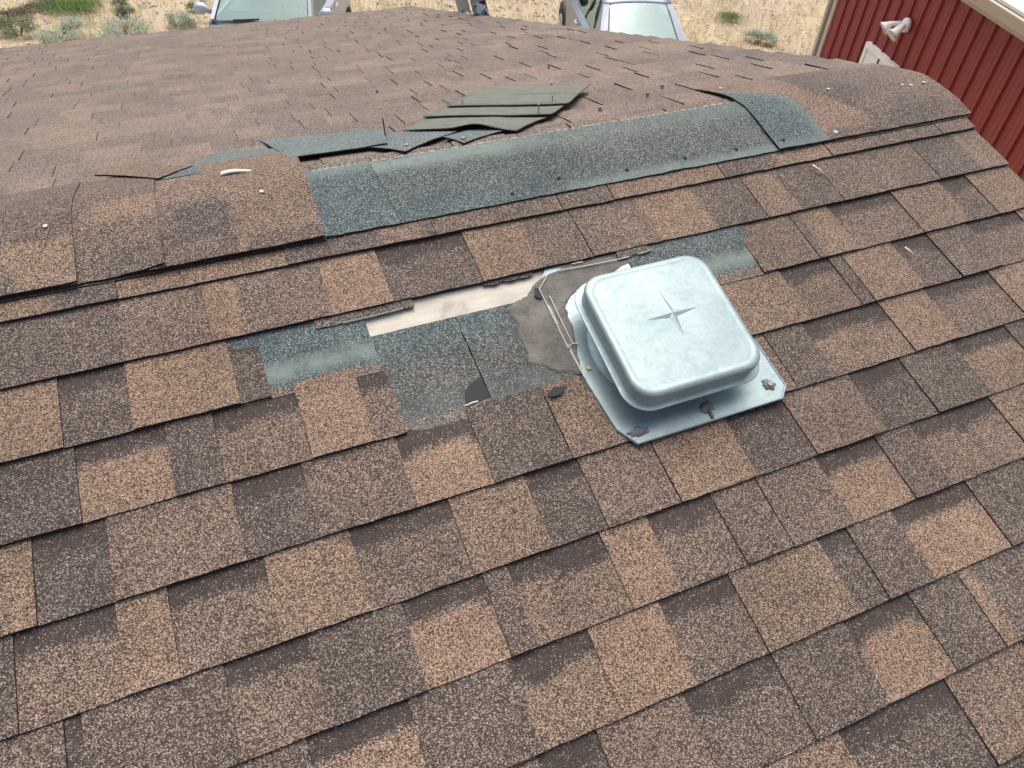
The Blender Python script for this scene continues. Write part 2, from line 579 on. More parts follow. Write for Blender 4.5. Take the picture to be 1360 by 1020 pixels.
def piece(mb, fr, x0, x1, yb, kind, tones, r, fine=True, top=None, lift=0.0):
    """one shingle tab ('T') or the recessed piece between two tabs ('G'); tones = [(x, tone), ...]"""
    up = TAB_UP if kind == 'T' else 0.0
    sl = 0.0012 if x0 > 0.15 else 0.0004
    xa, xb = x0 + (sl if kind == 'T' else 0.0), x1 - (sl if kind == 'T' else -0.004)
    if xb - xa < 0.006:
        return None
    cols = {xa, xb}
    for x, t in tones[1:]:
        if xa + 0.015 < x < xb - 0.015:
            cols |= {x - 0.008, x + 0.008}
    if fine:
        m = max(2, int((xb - xa) / 0.028))
        for i in range(1, m):
            x = xa + (xb - xa) * i / m
            if all(abs(x - q) > 0.007 for q in cols):
                cols.add(x)
    cols = sorted(cols)
    yt = (yb + E + 0.02) if top is None else top
    if fine:
        rows = [yb, yb + 0.012, yb + E * 0.36, yb + E * 0.60, yb + E * 0.68, yb + E * 0.80, yb + E, yt]
    elif kind == 'G':
        rows = [yb, yb + E * 0.64, yb + E * 0.74, yt]
    else:
        rows = [yb, yt]
    if rows[-1] <= rows[-2]:
        rows = [q for q in rows[:-1] if q < yt] + [yt]
    nr, nc = len(rows), len(cols)
    base = len(mb.v)
    vs, cs = [], []
    curl = r.uniform(-0.0012, 0.0016) + lift
    for j, y in enumerate(rows):
        for i, x in enumerate(cols):
            z = BUTT * (1 - (y - yb) / E) + up + 0.0005
            z += curl * max(0, 1 - (y - yb) / (E * 0.7))
            yy, xx = y, x
            if fine:
                z += 0.0009 * nz(x, y, 14)
                if j == 0:
                    yy += 0.0016 * nz(x, yb, 40) + 0.0012 * nz(x, yb, 130)
                if i in (0, nc - 1):
                    xx += 0.0009 * nz(x, y, 90)
                xt = x + 0.012 * nz(x, y, 22)
            else:
                xt = x
            t = tones[0][1]
            for q, tv in tones[1:]:
                if xt >= q:
                    t = tv
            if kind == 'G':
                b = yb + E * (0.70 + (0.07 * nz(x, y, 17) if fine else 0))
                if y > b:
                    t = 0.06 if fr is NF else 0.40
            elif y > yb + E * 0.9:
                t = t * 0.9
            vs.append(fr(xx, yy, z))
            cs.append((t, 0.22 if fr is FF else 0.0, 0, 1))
    fs = [(j * nc + i, j * nc + i + 1, (j + 1) * nc + i + 1, (j + 1) * nc + i) for j in range(nr - 1) for i in range(nc - 1)]
    mi = [0] * len(fs)
    # skirts: butt edge and the two sides, black asphalt
    k = len(vs)
    for i, x in enumerate(cols):
        q = fr(x, yb + 0.001, -0.003)
        vs.append(q)
        cs.append((0.1, 0, 0, 1))
    for i in range(nc - 1):
        fs.append((i, k + i, k + i + 1, i + 1))
        mi.append(1)
    for c_, sgn in ((0, 1), (nc - 1, -1)):
        k2 = len(vs)
        for j, y in enumerate(rows):
            vs.append(fr(cols[c_], y + (0.001 if j == 0 else 0), -0.003 if j < nr - 1 else -0.005))
            cs.append((0.1, 0, 0, 1))
        for j in range(nr - 1):
            a, b = j * nc + c_, (j + 1) * nc + c_
            q = (a, b, k2 + j + 1, k2 + j)
            fs.append(q if sgn > 0 else tuple(reversed(q)))
            mi.append(1)
    if fr is FF:
        fs = [tuple(reversed(q)) for q in fs]
    mb.add(vs, fs, mi, cs)
    return fr((x0 + x1) / 2, yb + E / 2, 0.005)


def random_row(x0, x1, r, after='T'):
    """left ends, kinds and tones of a made-up row"""
    out, x, k = [], x0, ('G' if after == 'T' else 'T')
    while x < x1 - 0.05:
        w = r.choice((0.075, 0.105, 0.14, 0.17, 0.2))
        if k == 'T':
            t = r.choice((0.34, 0.38, 0.46, 0.52, 0.62, 0.7))
        else:
            t = r.choice((0.34, 0.42, 0.5, 0.66))
        out.append((x, k, t))
        if r.random() < 0.35:
            out.append((x + w * r.uniform(0.4, 0.6), 'c', r.choice((0.34, 0.44, 0.58, 0.7))))
        x += w
        k = 'G' if (k == 'T' and r.random() < 0.72) else 'T'
    return out


def build_shingles():
    r = random.Random(21)
    jobs = []
    nk = int((SLOPE) / E) + 1
    for side, fr in (('near', NF), ('far', FF)):
        for k in range(0 if side == 'near' else -1, nk + 1):
            if side == 'near':
                yb = -k * E
            else:
                yb = YR - 0.045 - (k + 1) * E
            if yb < YR - SLOPE - 0.03:
                continue
            top = None
            if yb + E + 0.02 > YR - 0.004:
                top = YR - 0.004
            if top is not None and top - yb < 0.03:
                continue
            row = []
            if side == 'near' and k in N_AFTER:
                mid = N_AFTER[k]
                row = random_row(LEFT, mid[0][0] - 0.04, r) + list(mid)
                lastx = mid[-1][0]
                if lastx < 1.75:
                    row += random_row(lastx + 0.16, RAKE + 0.0, r)
            else:
                row = random_row(LEFT + r.uniform(-0.1, 0), RAKE, r)
            row = [q for q in row if q[0] < RAKE - 0.02]
            if side == 'far':
                row = [(q[0], q[1], 0.65 + (q[2] - 0.5) * 0.66) for q in row]  # far tones raised and evened to paint in the pale grazing sheen
            i = 0
            while i < len(row):
                x, kd, t = row[i]
                tones = [(x, t)]
                j = i + 1
                while j < len(row) and row[j][1] == 'c':
                    tones.append((row[j][0], row[j][2]))
                    j += 1
                xe = row[j][0] if j < len(row) else RAKE + 0.012 + r.uniform(-0.004, 0.004)
                if side == 'far' and k == -1 and (x > 1.36 or xe < 0.10):
                    i = j
                    continue
                if kd != 'X':
                    jobs.append([side, fr, x, xe, yb, kd, tones, top])
                i = j
    mw = cam.matrix_world.inverted()
    fpx = 25.78 / 36 * 1360

    def scr(w):
        q = mw @ Vector(w)
        if q.z > -0.05:
            return None
        return (680 - fpx * q.x / q.z, 510 + fpx * q.y / q.z)

    sized = []
    for jb in jobs:
        side, fr, x0, x1, yb = jb[:5]
        P = [scr(fr(x, y, 0.005)) for x, y in ((x0, yb), (x1, yb), (x1, yb + E), (x0, yb + E))]
        a = 0
        if all(P):
            cx = min(max(sum(q[0] for q in P) / 4, 0), 1360)
            ins = sum(1 for q in P if -5 < q[0] < 1365 and -5 < q[1] < 1025)
            if ins:
                a = abs(sum(P[i][0] * P[(i + 1) % 4][1] - P[(i + 1) % 4][0] * P[i][1] for i in range(4))) / 2 * ins / 4
                if side == 'near' and yb > 0.12:
                    a = 0
                if side == 'far' and yb > 0.13 and not 0.15 < (x0 + x1) / 2 < 1.3:
                    a *= 0.02
        sized.append((a, jb))
    order = sorted(range(len(sized)), key=lambda i: -sized[i][0])
    own = set(i for i in order[:296] if sized[i][0] > 20)
    mats = [M['gran'], M['edge']]
    field = {'near': MB(), 'far': MB()}
    for i, (a, (side, fr, x0, x1, yb, kd, tones, top)) in enumerate(sized):
        if i in own:
            mb = MB()
            org = piece(mb, fr, x0, x1, yb, kd, tones, r, True, top)
            if org:
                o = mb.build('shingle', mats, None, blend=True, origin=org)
                kid(o, deck)
        else:
            near_view = side == 'near' and yb > -1.6 and x0 > -1.6
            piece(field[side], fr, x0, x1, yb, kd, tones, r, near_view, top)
    for side in ('near', 'far'):
        o = field[side].build('shingle_field', mats, None, blend=True)
        o['kind'] = 'stuff'
        kid(o, deck)


build_shingles()


# ------------------------------------------------------------------ exposed layers where shingles are gone
def sheet(name, fr, outline_fn, x0, x1, y0, y1, z, col_fn, nx, ny, mat=None, parent=None, thick=0.003, zfn=None):
    """a flat shingle piece on the slope with ragged edges; col_fn(x, y) -> blend colour"""
    mb = MB()
    vs, cs = [], []
    for j in range(ny + 1):
        for i in range(nx + 1):
            u, v = i / nx, j / ny
            x, y = outline_fn(u, v) if outline_fn else (x0 + (x1 - x0) * u, y0 + (y1 - y0) * v)
            zz = z + (zfn(u, v) if zfn else 0) + 0.0006 * nz(x, y, 20)
            vs.append(fr(x, y, zz))
            cs.append(col_fn(x, y) if col_fn else (0.5, 0, 0, 1))
    w = nx + 1
    fs = [(j * w + i, j * w + i + 1, (j + 1) * w + i + 1, (j + 1) * w + i) for j in range(ny) for i in range(nx)]
    mi = [0] * len(fs)
    ring = [i for i in range(w)] + [j * w + nx for j in range(1, ny + 1)] + [ny * w + i for i in range(nx - 1, -1, -1)] + [j * w for j in range(ny - 1, 0, -1)]
    k = len(vs)
    for q in ring:
        vs.append(tuple(a + b for a, b in zip(vs[q], [e - f for e, f in zip(fr(0, 0, -thick), fr(0, 0, 0))])))
        cs.append((0.1, 0, 0, 1))
    for a in range(len(ring)):
        b = (a + 1) % len(ring)
        fs.append((ring[a], k + a, k + b, ring[b]))
        mi.append(1)
    # underside follows the upper skin
    k3 = len(vs)
    dn = [e - f for e, f in zip(fr(0, 0, -thick * 0.98), fr(0, 0, 0))]
    for q in range((nx + 1) * (ny + 1)):
        vs.append(tuple(a + b for a, b in zip(vs[q], dn)))
        cs.append((0.1, 0, 0, 1))
    for j in range(ny):
        for i in range(nx):
            a = k3 + j * w + i
            fs.append((a, a + w, a + w + 1, a + 1))
            mi.append(1)
    if fr is FF:
        fs = [tuple(reversed(q)) for q in fs]
    mb.add(vs, fs, mi, cs)
    c = fr((x0 + x1) / 2, (y0 + y1) / 2, z)
    return mb.build(name, mat or [M['gran'], M['edge']], parent, blend=True, origin=c)


def clampf(v):
    return max(0.0, min(1.0, v))


def head_left(x, y):
    t = 0.37 + 0.1 * nz(x, y, 12)
    sm = (0.75 + 0.5 * nz(x, y, 24)) * clampf(1 - abs(y + 0.238 + 0.006 * nz(x, 0, 20)) / 0.030) * 1.25
    if y < -0.268 + 0.005 * nz(x, 0, 60):
        return (0.62, 0.25, 0, 1)
    return (t, 1.0 - 0.25 * clampf((y + 0.17) / 0.05), clampf(sm), 1)


def head_mid(x, y):
    t = 0.38 + 0.08 * nz(x, y, 12)
    teal = clampf(0.95 - 0.5 * clampf((-y - 0.25) / 0.07))
    sm = clampf((-y - 0.340 + 0.018 * nz(x, 3, 16)) / 0.035) * (0.22 + 0.2 * nz(x, y, 18))
    t -= 0.14 * clampf((-y - 0.34) / 0.03)
    if y < -0.408 + 0.006 * nz(x, 0, 50):
        return (0.55, 0.3, 0.1, 1)
    return (t, teal, sm, 1)


def head_right(x, y):
    t = 0.36 + 0.08 * nz(x, y, 12)
    sm = clampf(1 - abs(y + 0.232 + 0.008 * nz(x, 0, 25)) / 0.030) * 1.1 * clampf((x - 0.90) / 0.06)
    if y < -0.262 + 0.005 * nz(x, 0, 50):
        return (0.55, 0.2, 0, 1)
    return (t, 0.85, sm, 1)


def ragged(x0, x1, y0, y1, amp=0.003, slant=0.0, seed=0.0):
    def f(u, v):
        x = x0 + (x1 - x0) * u + slant * (1 - v)
        y = y0 + (y1 - y0) * v
        if u in (0.0, 1.0):
            x += amp * nz(seed + u, y, 60)
        if v in (0.0, 1.0):
            y += amp * nz(x, seed + v, 60)
        return x, y
    return f


kid(sheet('exposed_shingle', NF, ragged(-0.075, 0.190, -0.288, -0.100, 0.001, 0.004), -0.075, 0.190, -0.288, -0.100, 0.0016, head_left, 40, 30, thick=0.004), deck)['label'] = 'teal unweathered upper half of a shingle left bare'
kid(sheet('exposed_shingle', NF, ragged(0.150, 0.366, -0.431, -0.206, 0.001, 0.006), 0.150, 0.366, -0.431, -0.206, 0.0006, head_mid, 36, 36, thick=0.004), deck)
kid(sheet('exposed_shingle', NF, ragged(0.3685, 0.90, -0.431, -0.206, 0.001, 0.006), 0.3685, 0.90, -0.431, -0.206, 0.0006, head_mid, 60, 36, thick=0.004), deck)
kid(sheet('exposed_shingle', NF, ragged(0.785, 1.10, -0.288, -0.120, 0.001), 0.785, 1.10, -0.288, -0.120, 0.0056, head_right, 50, 30, thick=0.004), deck)
# pale paper of the layer under the gone shingles
kid(sheet('underlayment', NF, None, 0.10, 0.95, -0.24, -0.05, -0.0036, None, 20, 6, [M['paper'], M['paper']], thick=0.001), deck)['label'] = 'pale bare underlayment strip'


# torn black patch, ragged remnants hanging below the course edge
def poly_patch(name, fr, pts, z, mat, parent, thick=0.002, bulge=0.0, edge=None, centre=None):
    mb = MB()
    n = len(pts)
    cx = sum(q[0] for q in pts) / n if centre is None else centre[0]
    cy = sum(q[1] for q in pts) / n if centre is None else centre[1]
    vs = [fr(x, y, z - thick) for x, y in pts] + [fr(x, y, z) for x, y in pts]
    vs += [fr(cx + (x - cx) * 0.6, cy + (y - cy) * 0.6, z + bulge * 0.75) for x, y in pts] + [fr(cx, cy, z + bulge)]
    fs, mi = [], []
    for i in range(n):
        j = (i + 1) % n
        fs.append((i, j, n + j, n + i)); mi.append(1)
        fs.append((n + i, n + j, 2 * n + j, 2 * n + i)); mi.append(0)
        fs.append((2 * n + i, 2 * n + j, 3 * n)); mi.append(0)
    mb.add(vs, fs, mi)
    o = mb.build(name, [mat, edge or mat], parent, smooth=bulge > 0)
    fix_normals(o)
    return o


def rag(pts, sub=3, amp=0.004, r=None):
    """subdivide a closed outline and jitter it"""
    r = r or rng
    out = []
    for i in range(len(pts)):
        a, b = pts[i], pts[(i + 1) % len(pts)]
        for k in range(sub):
            t = k / sub
            out.append((a[0] + (b[0] - a[0]) * t + r.uniform(-amp, amp), a[1] + (b[1] - a[1]) * t + r.uniform(-amp, amp)))
    return out


kid(poly_patch('torn_spot', NF, rag([(0.322, -0.401), (0.324, -0.388), (0.332, -0.374), (0.347, -0.362), (0.368, -0.356), (0.371, -0.380), (0.371, -0.402), (0.35, -0.405)], 2, 0.0012), 0.0016, M['black'], None), deck)
kid(poly_patch('torn_spot', NF, rag([(0.476, -0.432), (0.492, -0.424), (0.515, -0.426), (0.522, -0.431), (0.500, -0.440), (0.482, -0.441)], 2, 0.0015), 0.0125, M['black'], None), deck)
kid(poly_patch('torn_spot', NF, rag([(0.545, -0.205), (0.552, -0.185), (0.560, -0.190), (0.562, -0.212), (0.552, -0.218)], 2, 0.0015), 0.0075, M['black'], None), deck)


def grey_tone(x, y):
    return (0.40, 0.15, 0, 1)


def remnant(x0, x1, y0, y1, z, seed):
    o = sheet('shingle_remnant', NF, ragged(x0, x1, y0, y1, 0.004, 0.0, seed), x0, x1, y0, y1, z, grey_tone, 14, 2, thick=0.003)
    return kid(o, deck)


remnant(0.098, 0.296, -0.163, -0.12, 0.0048, 1)
remnant(0.452, 0.562, -0.152, -0.12, 0.0040, 2)
remnant(0.765, 0.846, -0.163, -0.12, 0.0085, 5)
kid(MB().tube([NF(0.150, -0.1645, 0.006), NF(0.20, -0.1648, 0.006), NF(0.255, -0.1635, 0.0062), NF(0.272, -0.162, 0.006)], 0.0016, 5).build('frayed_edge', M['fray']), deck)
kid(MB().tube([NF(0.812, -0.1635, 0.010), NF(0.83, -0.1628, 0.0105), NF(0.852, -0.160, 0.010)], 0.0018, 5).build('frayed_edge', M['fray']), deck)
kid(MB().tube([NF(0.318, -0.4065, 0.003), NF(0.334, -0.4045, 0.004), NF(0.345, -0.4045, 0.003)], 0.0016, 5).build('frayed_edge', M['whiteline']), deck)


# ------------------------------------------------------------------ ridge caps
def ridge_point(X, d, z):
    """d < 0: distance down the near slope, d > 0 down the far slope; the crest is rounded"""
    zz = z - crest_drop(d)
    y = d * CT
    k = max(-1.0, min(1.0, d / CREST))
    nrm = Vector((0, ST * k, math.sqrt(1 - (ST * k) ** 2)))
    return (X, y + nrm.y * z, H - abs(d) * ST - crest_drop(d) + nrm.z * z)


def cap_piece(x0, x1, d0, d1, col_fn, z0, z1, nx, nd, liftfn=None, slant=0.0, thick=0.0035, name='ridge_cap', settle=0.0, endcut=False):
    """z0 / z1: height of the left / right end"""
    mb = MB()
    vs, cs = [], []
    ds = [d0 + (d1 - d0) * j / nd for j in range(nd + 1)]
    for j, d in enumerate(ds):
        for i in range(nx + 1):
            u = i / nx
            X = x0 + (x1 - x0) * u + slant * (d / 0.2)
            dd = d
            if j in (0, nd):
                dd += 0.0022 * nz(X, d, 40)
            if i in (0, nx):
                X += 0.0016 * nz(X, d, 50)
            z = z0 + (z1 - z0) * u + 0.0012 * nz(X, d, 12)
            z -= (settle if isinstance(settle, float) else settle[0] + (settle[1] - settle[0]) * u) * max(0.0, 1 - (d / 0.13) ** 2)
            if endcut:
                X -= 0.032 * u ** 3 * max(0.0, d / 0.185)
                z -= 0.008 * u ** 2 * max(0.0, d / 0.185)
            if liftfn:
                z += liftfn(u, d)
            vs.append(ridge_point(X, dd, z))
            cs.append(col_fn(X, d))
    w = nx + 1
    fs = [(j * w + i, j * w + i + 1, (j + 1) * w + i + 1, (j + 1) * w + i) for j in range(nd) for i in range(nx)]
    mi = [0] * len(fs)
    ring = [i for i in range(w)] + [j * w + nx for j in range(1, nd + 1)] + [nd * w + i for i in range(nx - 1, -1, -1)] + [j * w for j in range(nd - 1, 0, -1)]
    k = len(vs)
    for q in ring:
        p = vs[q]
        vs.append((p[0], p[1], p[2] - thick))
        cs.append((0.1, 0, 0, 1))
    for a in range(len(ring)):
        b = (a + 1) % len(ring)
        fs.append((ring[a], k + a, k + b, ring[b]))
        mi.append(1)
    mb.add(vs, fs, mi, cs)
    o = mb.build(name, [M['gran'], M['edge']], None, blend=True, origin=ridge_point((x0 + x1) / 2, 0, 0))
    return kid(o, deck)


def tonefn(base, parts=(), teal=0.0):
    """parts: (xa, xb, da, db, tone) soft rectangles"""
    def f(x, d):
        t = base
        xx, dd = x + 0.012 * nz(x, d, 25), d + 0.012 * nz(x + 5, d, 25)
        for xa, xb, da, db, tv in parts:
            if xa <= xx <= xb and da <= dd <= db:
                t = tv
        return (t, teal, 0, 1)
    return f


D0 = -0.197
x = -0.294
caps = []
# caps to the left, each overlapping the one to its right
bounds = [-0.294 - 0.157 * i for i in range(1, 37)]
caps_l = [(-0.294, -0.137, tonefn(0.46, [(-0.27, -0.137, -0.06, 0.02, 0.66), (-0.24, -0.14, -0.21, -0.13, 0.36)]), 0.016),
          (-0.137, 0.174, tonefn(0.40, [(-0.137, 0.18, -0.03, 0.2, 0.60), (0.0, 0.18, -0.21, -0.01, 0.60), (-0.11, 0.0, -0.15, -0.05, 0.30), (0.02, 0.18, -0.21, -0.165, 0.40)]), 0.013),
          (-0.451, -0.294, tonefn(0.38, [(-0.42, -0.29, -0.21, -0.075, 0.66), (-0.45, -0.40, -0.21, -0.15, 0.36)]), 0.021)]


def lift_a(u, d):            # sprung right end of the middle cap
    return 0.012 * clampf((u - 0.45) / 0.55) ** 1.5 * clampf((-d - 0.06) / 0.13)


def lift_b(u, d):
    return 0.007 * clampf((-d - 0.08) / 0.11)


for (xa, xb, fn, z) in caps_l:
    lf = lift_a if abs(xa + 0.294) < 0.01 else lift_b
    cap_piece(xa - 0.03, xb, D0 - (0.004 if xa > -0.2 else 0), 0.19, fn, 0.0145, 0.0180, max(8, int((xb - xa) / 0.018)), 26, lf, slant=0.004, settle=0.001)
# dark strip painted in for the shaded gap below the lifted left caps
cap_piece(-1.2, 0.172, D0 - 0.005, -0.13, tonefn(0.12), 0.0112, 0.0112, 50, 6, None, name='cap_dark_strip')
rr_ = random.Random(5)
for i in range(30):
    xb = -0.451 - 0.157 * i
    cap_piece(xb - 0.157 - 0.03, xb, D0 + rr_.uniform(-0.004, 0.004), 0.19, tonefn(rr_.choice((0.36, 0.45, 0.6))), 0.0145, 0.0180, 6, 12)

# long bare strip in the middle: shingle colour never bleached, upper legs torn off at the crest
def teal_a(x, d):
    sm = clampf((d + 0.035) / 0.03) * 0.6
    return (0.38 + 0.1 * nz(x, d, 10), 1.0, sm, 1)


def teal_b(x, d):
    k = clampf((x - 0.3) / 0.5)
    sm = clampf((d + 0.05 + 0.02 * k + 0.01 * nz(x, d, 20)) / 0.03) * (0.95 - 0.7 * clampf((x - 0.62) / 0.15))
    sm = max(sm, 0.75 * clampf((-d - 0.165) / 0.02) * clampf((x - 0.70) / 0.1))
    blue = clampf((-d - 0.12) / 0.04) * clampf((0.75 - x) / 0.1)
    tealness = 0.84 + 0.16 * blue - 0.12 * k
    return (0.40 + 0.10 * nz(x, d, 7) - 0.08 * blue, tealness, clampf(sm), 1)


cap_piece(0.150, 0.318, D0, 0.006, teal_a, 0.0135, 0.0140, 12, 16, None, slant=-0.014, name='bare_ridge_strip')['label'] = 'short teal strip of bare ridge shingle'
cap_piece(0.3195, 1.36, D0 + 0.001, 0.008, teal_b, 0.0125, 0.0130, 70, 18, None, slant=-0.014, name='bare_ridge_strip')['label'] = 'long teal strip of bare ridge shingle'
mb = MB()
rf = random.Random(3)
xx = 0.19
while xx < 1.30:
    w = rf.uniform(0.004, 0.022)
    h = rf.uniform(-0.003, 0.002)
    P = [ridge_point(xx + a * w, d, z) for z in (0.0118, 0.0136) for a, d in ((0, 0.003), (1, 0.003), (0.8, 0.011 + h), (0.2, 0.009 + h))]
    mb.add(P, [(4, 5, 6, 7), (0, 3, 2, 1), (0, 1, 5, 4), (1, 2, 6, 5), (2, 3, 7, 6), (3, 0, 4, 7)])
    xx += w * rf.uniform(0.95, 1.6)
o = mb.build('frayed_edge', M['fray'])
o['kind'] = 'stuff'
kid(o, deck)


def cap_right(x, d):
    b = 1.490 + 0.006 * nz(x, d, 30) - 0.16 * clampf((d + 0.02) / 0.12) ** 1.2 - 0.02 * clampf((d + 0.10) / 0.1)
    if x < b:
        rim = clampf(1 - (b - x) / 0.035)
        low = clampf((-d - 0.165) / 0.02)
        return (0.30, 1.0, clampf(max(rim * 0.8, low * 0.6) * (0.6 + 0.8 * abs(nz(x, d, 40)))), 1)
    b2 = 1.655 - 0.10 * clampf((d + 0.12) / 0.12) + 0.012 * nz(x, d, 18)
    if x < b2:
        return (0.64 if d > -0.17 else 0.42, 0, 0, 1)
    return (0.36 + 0.14 * clampf((x - 1.80) / 0.15) + 0.1 * nz(x, d, 9), 0, 0, 1)


cap_piece(1.323, 1.99, D0, 0.185, cap_right, 0.0195, 0.0160, 60, 30, lambda u, d: -0.0055 * (1 - u) ** 2 * max(0.0, d / 0.185), slant=-0.004, settle=(0.002, 0.0115), endcut=True)
cap_piece(1.50, 1.985, D0 - 0.006, -0.13, tonefn(0.15), 0.0112, 0.0112, 24, 5, None, name='cap_dark_strip')


def nail(fr, X, Y, z, r=0.006, mat='nail', parent=None, stand=0.0, lean=(0, 0)):
    mb = MB()
    a = Vector(fr(X, Y, z))
    up = (Vector(fr(X + lean[0], Y + lean[1], z + 1)) - a).normalized()
    if stand:
        mb.tube([a, a + up * stand], 0.0016, 6)
    mb.tube([a + up * stand, a + up * (stand + 0.0018)], [r, r * 0.9], 10)
    return mb.build('nail', M[mat], None) if parent is None else mb.build('nail', M[mat], parent)


def cap_nail(X, d, z, mat='nail', r=0.006):
    a = Vector(ridge_point(X, d, z))
    b = Vector(ridge_point(X, d, z + 0.0022))
    kid(MB().tube([a, b], [r, r * 0.85], 10).build('nail', M[mat]), deck)


cap_nail(0.073, -0.046, 0.0175, 'nail', 0.0050)
cap_nail(-0.341, -0.040, 0.0175, 'nail', 0.0050)
cap_nail(1.521, -0.177, 0.0185, 'nail', 0.0065)
cap_nail(1.352, 0.115, 0.0200, 'nail', 0.006)
for X, d in ((1.942, -0.045), (1.891, -0.048), (1.865, -0.040), (1.62, -0.01)):
    cap_nail(X, d, 0.0085 if X > 1.8 else 0.0140, 'nail', 0.005)
for X, d in ((0.60, -0.175), (0.725, -0.155), (0.90, -0.168), (1.065, -0.165), (1.215, -0.168), (1.355, -0.172)):
    cap_nail(X, d, 0.0132 if X < 1.3 else 0.0200, 'edge', 0.0045)

# ------------------------------------------------------------------ roof vent
vent = tag(empty('roof_vent', NF(0.745, -0.386, 0.012)), 'square galvanised metal roof vent with a star pressed into its cap', 'roof vent')
VI = Matrix.Translation(-Vector(NF(0.745, -0.386, 0.012)))


def vk(o, p=None):
    o.parent = p or vent
    o.matrix_parent_inverse = VI if p is None else Matrix.Identity(4)
    return o


def flange_z(y):
    if y < -0.429:
        return 0.0066 + 0.0085 * (-0.429 - y) / 0.143
    return 0.0066 - 0.0046 * (y + 0.429) / 0.287


def build_vent():
    cx, cy = 0.745, -0.386
    # flange with clipped lower corners, turned-up hem
    out = [(0.574, -0.545), (0.600, -0.586), (0.937, -0.586), (0.962, -0.561), (0.962, -0.440), (0.900, -0.429), (0.900, -0.15), (0.88, -0.135), (0.60, -0.135), (0.5625, -0.185), (0.5640, -0.429)]
    rise = [1, 1, 1, 1, 1, 0, 0, 0, 0, 0.5, 1]
    mb = MB()
    n = len(out)

    def ring(k, dz):
        return [NF(x + (cx - x) * k, y + (cy - y) * k, flange_z(y + (cy - y) * k) + dz * h) for (x, y), h in zip(out, rise)]
    vs = [NF(x, y, flange_z(y) - 0.004) for x, y in out] + ring(0.0, 0.0010) + ring(0.006, 0.0024) + ring(0.012, 0.0024) + ring(0.020, 0.0)
    fs = []
    for r_ in range(4):
        for i in range(n):
            j = (i + 1) % n
            fs.append((r_ * n + i, r_ * n + j, (r_ + 1) * n + j, (r_ + 1) * n + i))
    mb.add(vs, fs)
    # the pan, bent along the line where it passes onto the next course
    ys = [-0.586 * 0.98 + cy * 0.02, -0.53, -0.429, -0.30, -0.14]
    lo = [(0.6029, -0.582), (0.9331, -0.582), (0.9577, -0.5575), (0.9577, -0.4390), (0.8969, -0.4302), (0.8969, -0.1547), (0.877, -0.140), (0.603, -0.140), (0.5661, -0.189), (0.5676, -0.4302), (0.5774, -0.5418)]
    mb.add([NF(x, y, flange_z(y) + 0.0002) for x, y in lo], [(0, 1, 2, 3, 4, 9, 10), (4, 5, 6, 7, 8, 9)])
    vk(fix_normals(mb.build('flange', M['metal'])))
    # sleeve: flared collar under the cap
    loops = []
    for r, z in ((0.146, 0.000), (0.143, 0.003), (0.130, 0.007), (0.116, 0.016), (0.110, 0.062)):
        loops.append([NF(cx + r * math.cos(2 * math.pi * k / 48), cy + r * math.sin(2 * math.pi * k / 48), flange_z(cy) + z) for k in range(48)])
    vk(MB().loft(loops, False).build('sleeve', M['metal'], smooth=True))
    # cap
    def rsq(hf, rad, z, m=9):
        L = []
        for q, (sx, sy) in enumerate(((1, -1), (1, 1), (-1, 1), (-1, -1))):
            for k in range(m):
                a = -math.pi / 2 + q * math.pi / 2 + (math.pi / 2) * k / (m - 1)
                L.append(NF(cx + sx * (hf - rad) + rad * math.cos(a), cy - 0.008 + sy * (hf - rad) + rad * math.sin(a), z))
        return L
    prof = [(0.139, 0.047, 0.050), (0.1520, 0.0455, 0.054), (0.1540, 0.0460, 0.054), (0.1550, 0.0480, 0.054), (0.1540, 0.0502, 0.054), (0.1515, 0.0508, 0.052), (0.1455, 0.0510, 0.048), (0.1432, 0.0516, 0.047), (0.1424, 0.0535, 0.046),
            (0.1400, 0.0800, 0.045), (0.1400, 0.0818, 0.045), (0.1410, 0.0826, 0.045), (0.1428, 0.0834, 0.046), (0.1438, 0.0848, 0.046), (0.1440, 0.0880, 0.046), (0.1436, 0.0930, 0.046), (0.1424, 0.0968, 0.045), (0.1400, 0.0998, 0.044), (0.1365, 0.1016, 0.042), (0.1330, 0.1020, 0.040), (0.1305, 0.1016, 0.039), (0.1285, 0.1010, 0.038), (0.125, 0.1010, 0.036), (0.06, 0.1028, 0.02), (0.02, 0.1034, 0.008)]
    cap = MB().loft([rsq(h, r, 0.0615 + (z - 0.0455) * 0.72) for h, z, r in prof]).build('vent_cap', M['metal'], smooth=True)
    vk(fix_normals(cap))
    cap.data.set_sharp_from_angle(angle=RAD(34))
    # four-pointed star pressed up out of the cap
    mb = MB()
    sx, sy, L, w, zc = cx + 0.004, cy + 0.006, 0.066, 0.012, 0.1032
    pts = [(sx, sy, zc + 0.0040)]
    for k in range(8):
        a = k * math.pi / 4
        r = L if k % 2 == 0 else w * 1.2
        pts.append((sx + r * math.cos(a), sy + r * math.sin(a), zc - 0.0008))
    mb.add([NF(*q) for q in pts], [(0, 1 + k, 1 + (k + 1) % 8) for k in range(8)])
    st = mb.build('star', M['metal'])
    st.parent = cap
    # white hem lines poking out of the roof cement at the upper left corner
    def hem(pts, r=0.0009):
        vk(MB().tube([NF(x, y, z) for x, y, z in pts], r, 6).build('hem_edge', M['whiteline']))
    hem([(0.604, -0.150, 0.0075), (0.5605, -0.192, 0.0075), (0.5600, -0.26, 0.0080), (0.5605, -0.345, 0.0085)])
    hem([(0.5615, -0.352, 0.0080), (0.5640, -0.42, 0.0105)])
    hem([(0.574, -0.215, 0.0090), (0.573, -0.28, 0.0090), (0.5735, -0.338, 0.0090), (0.5605, -0.345, 0.0085)])
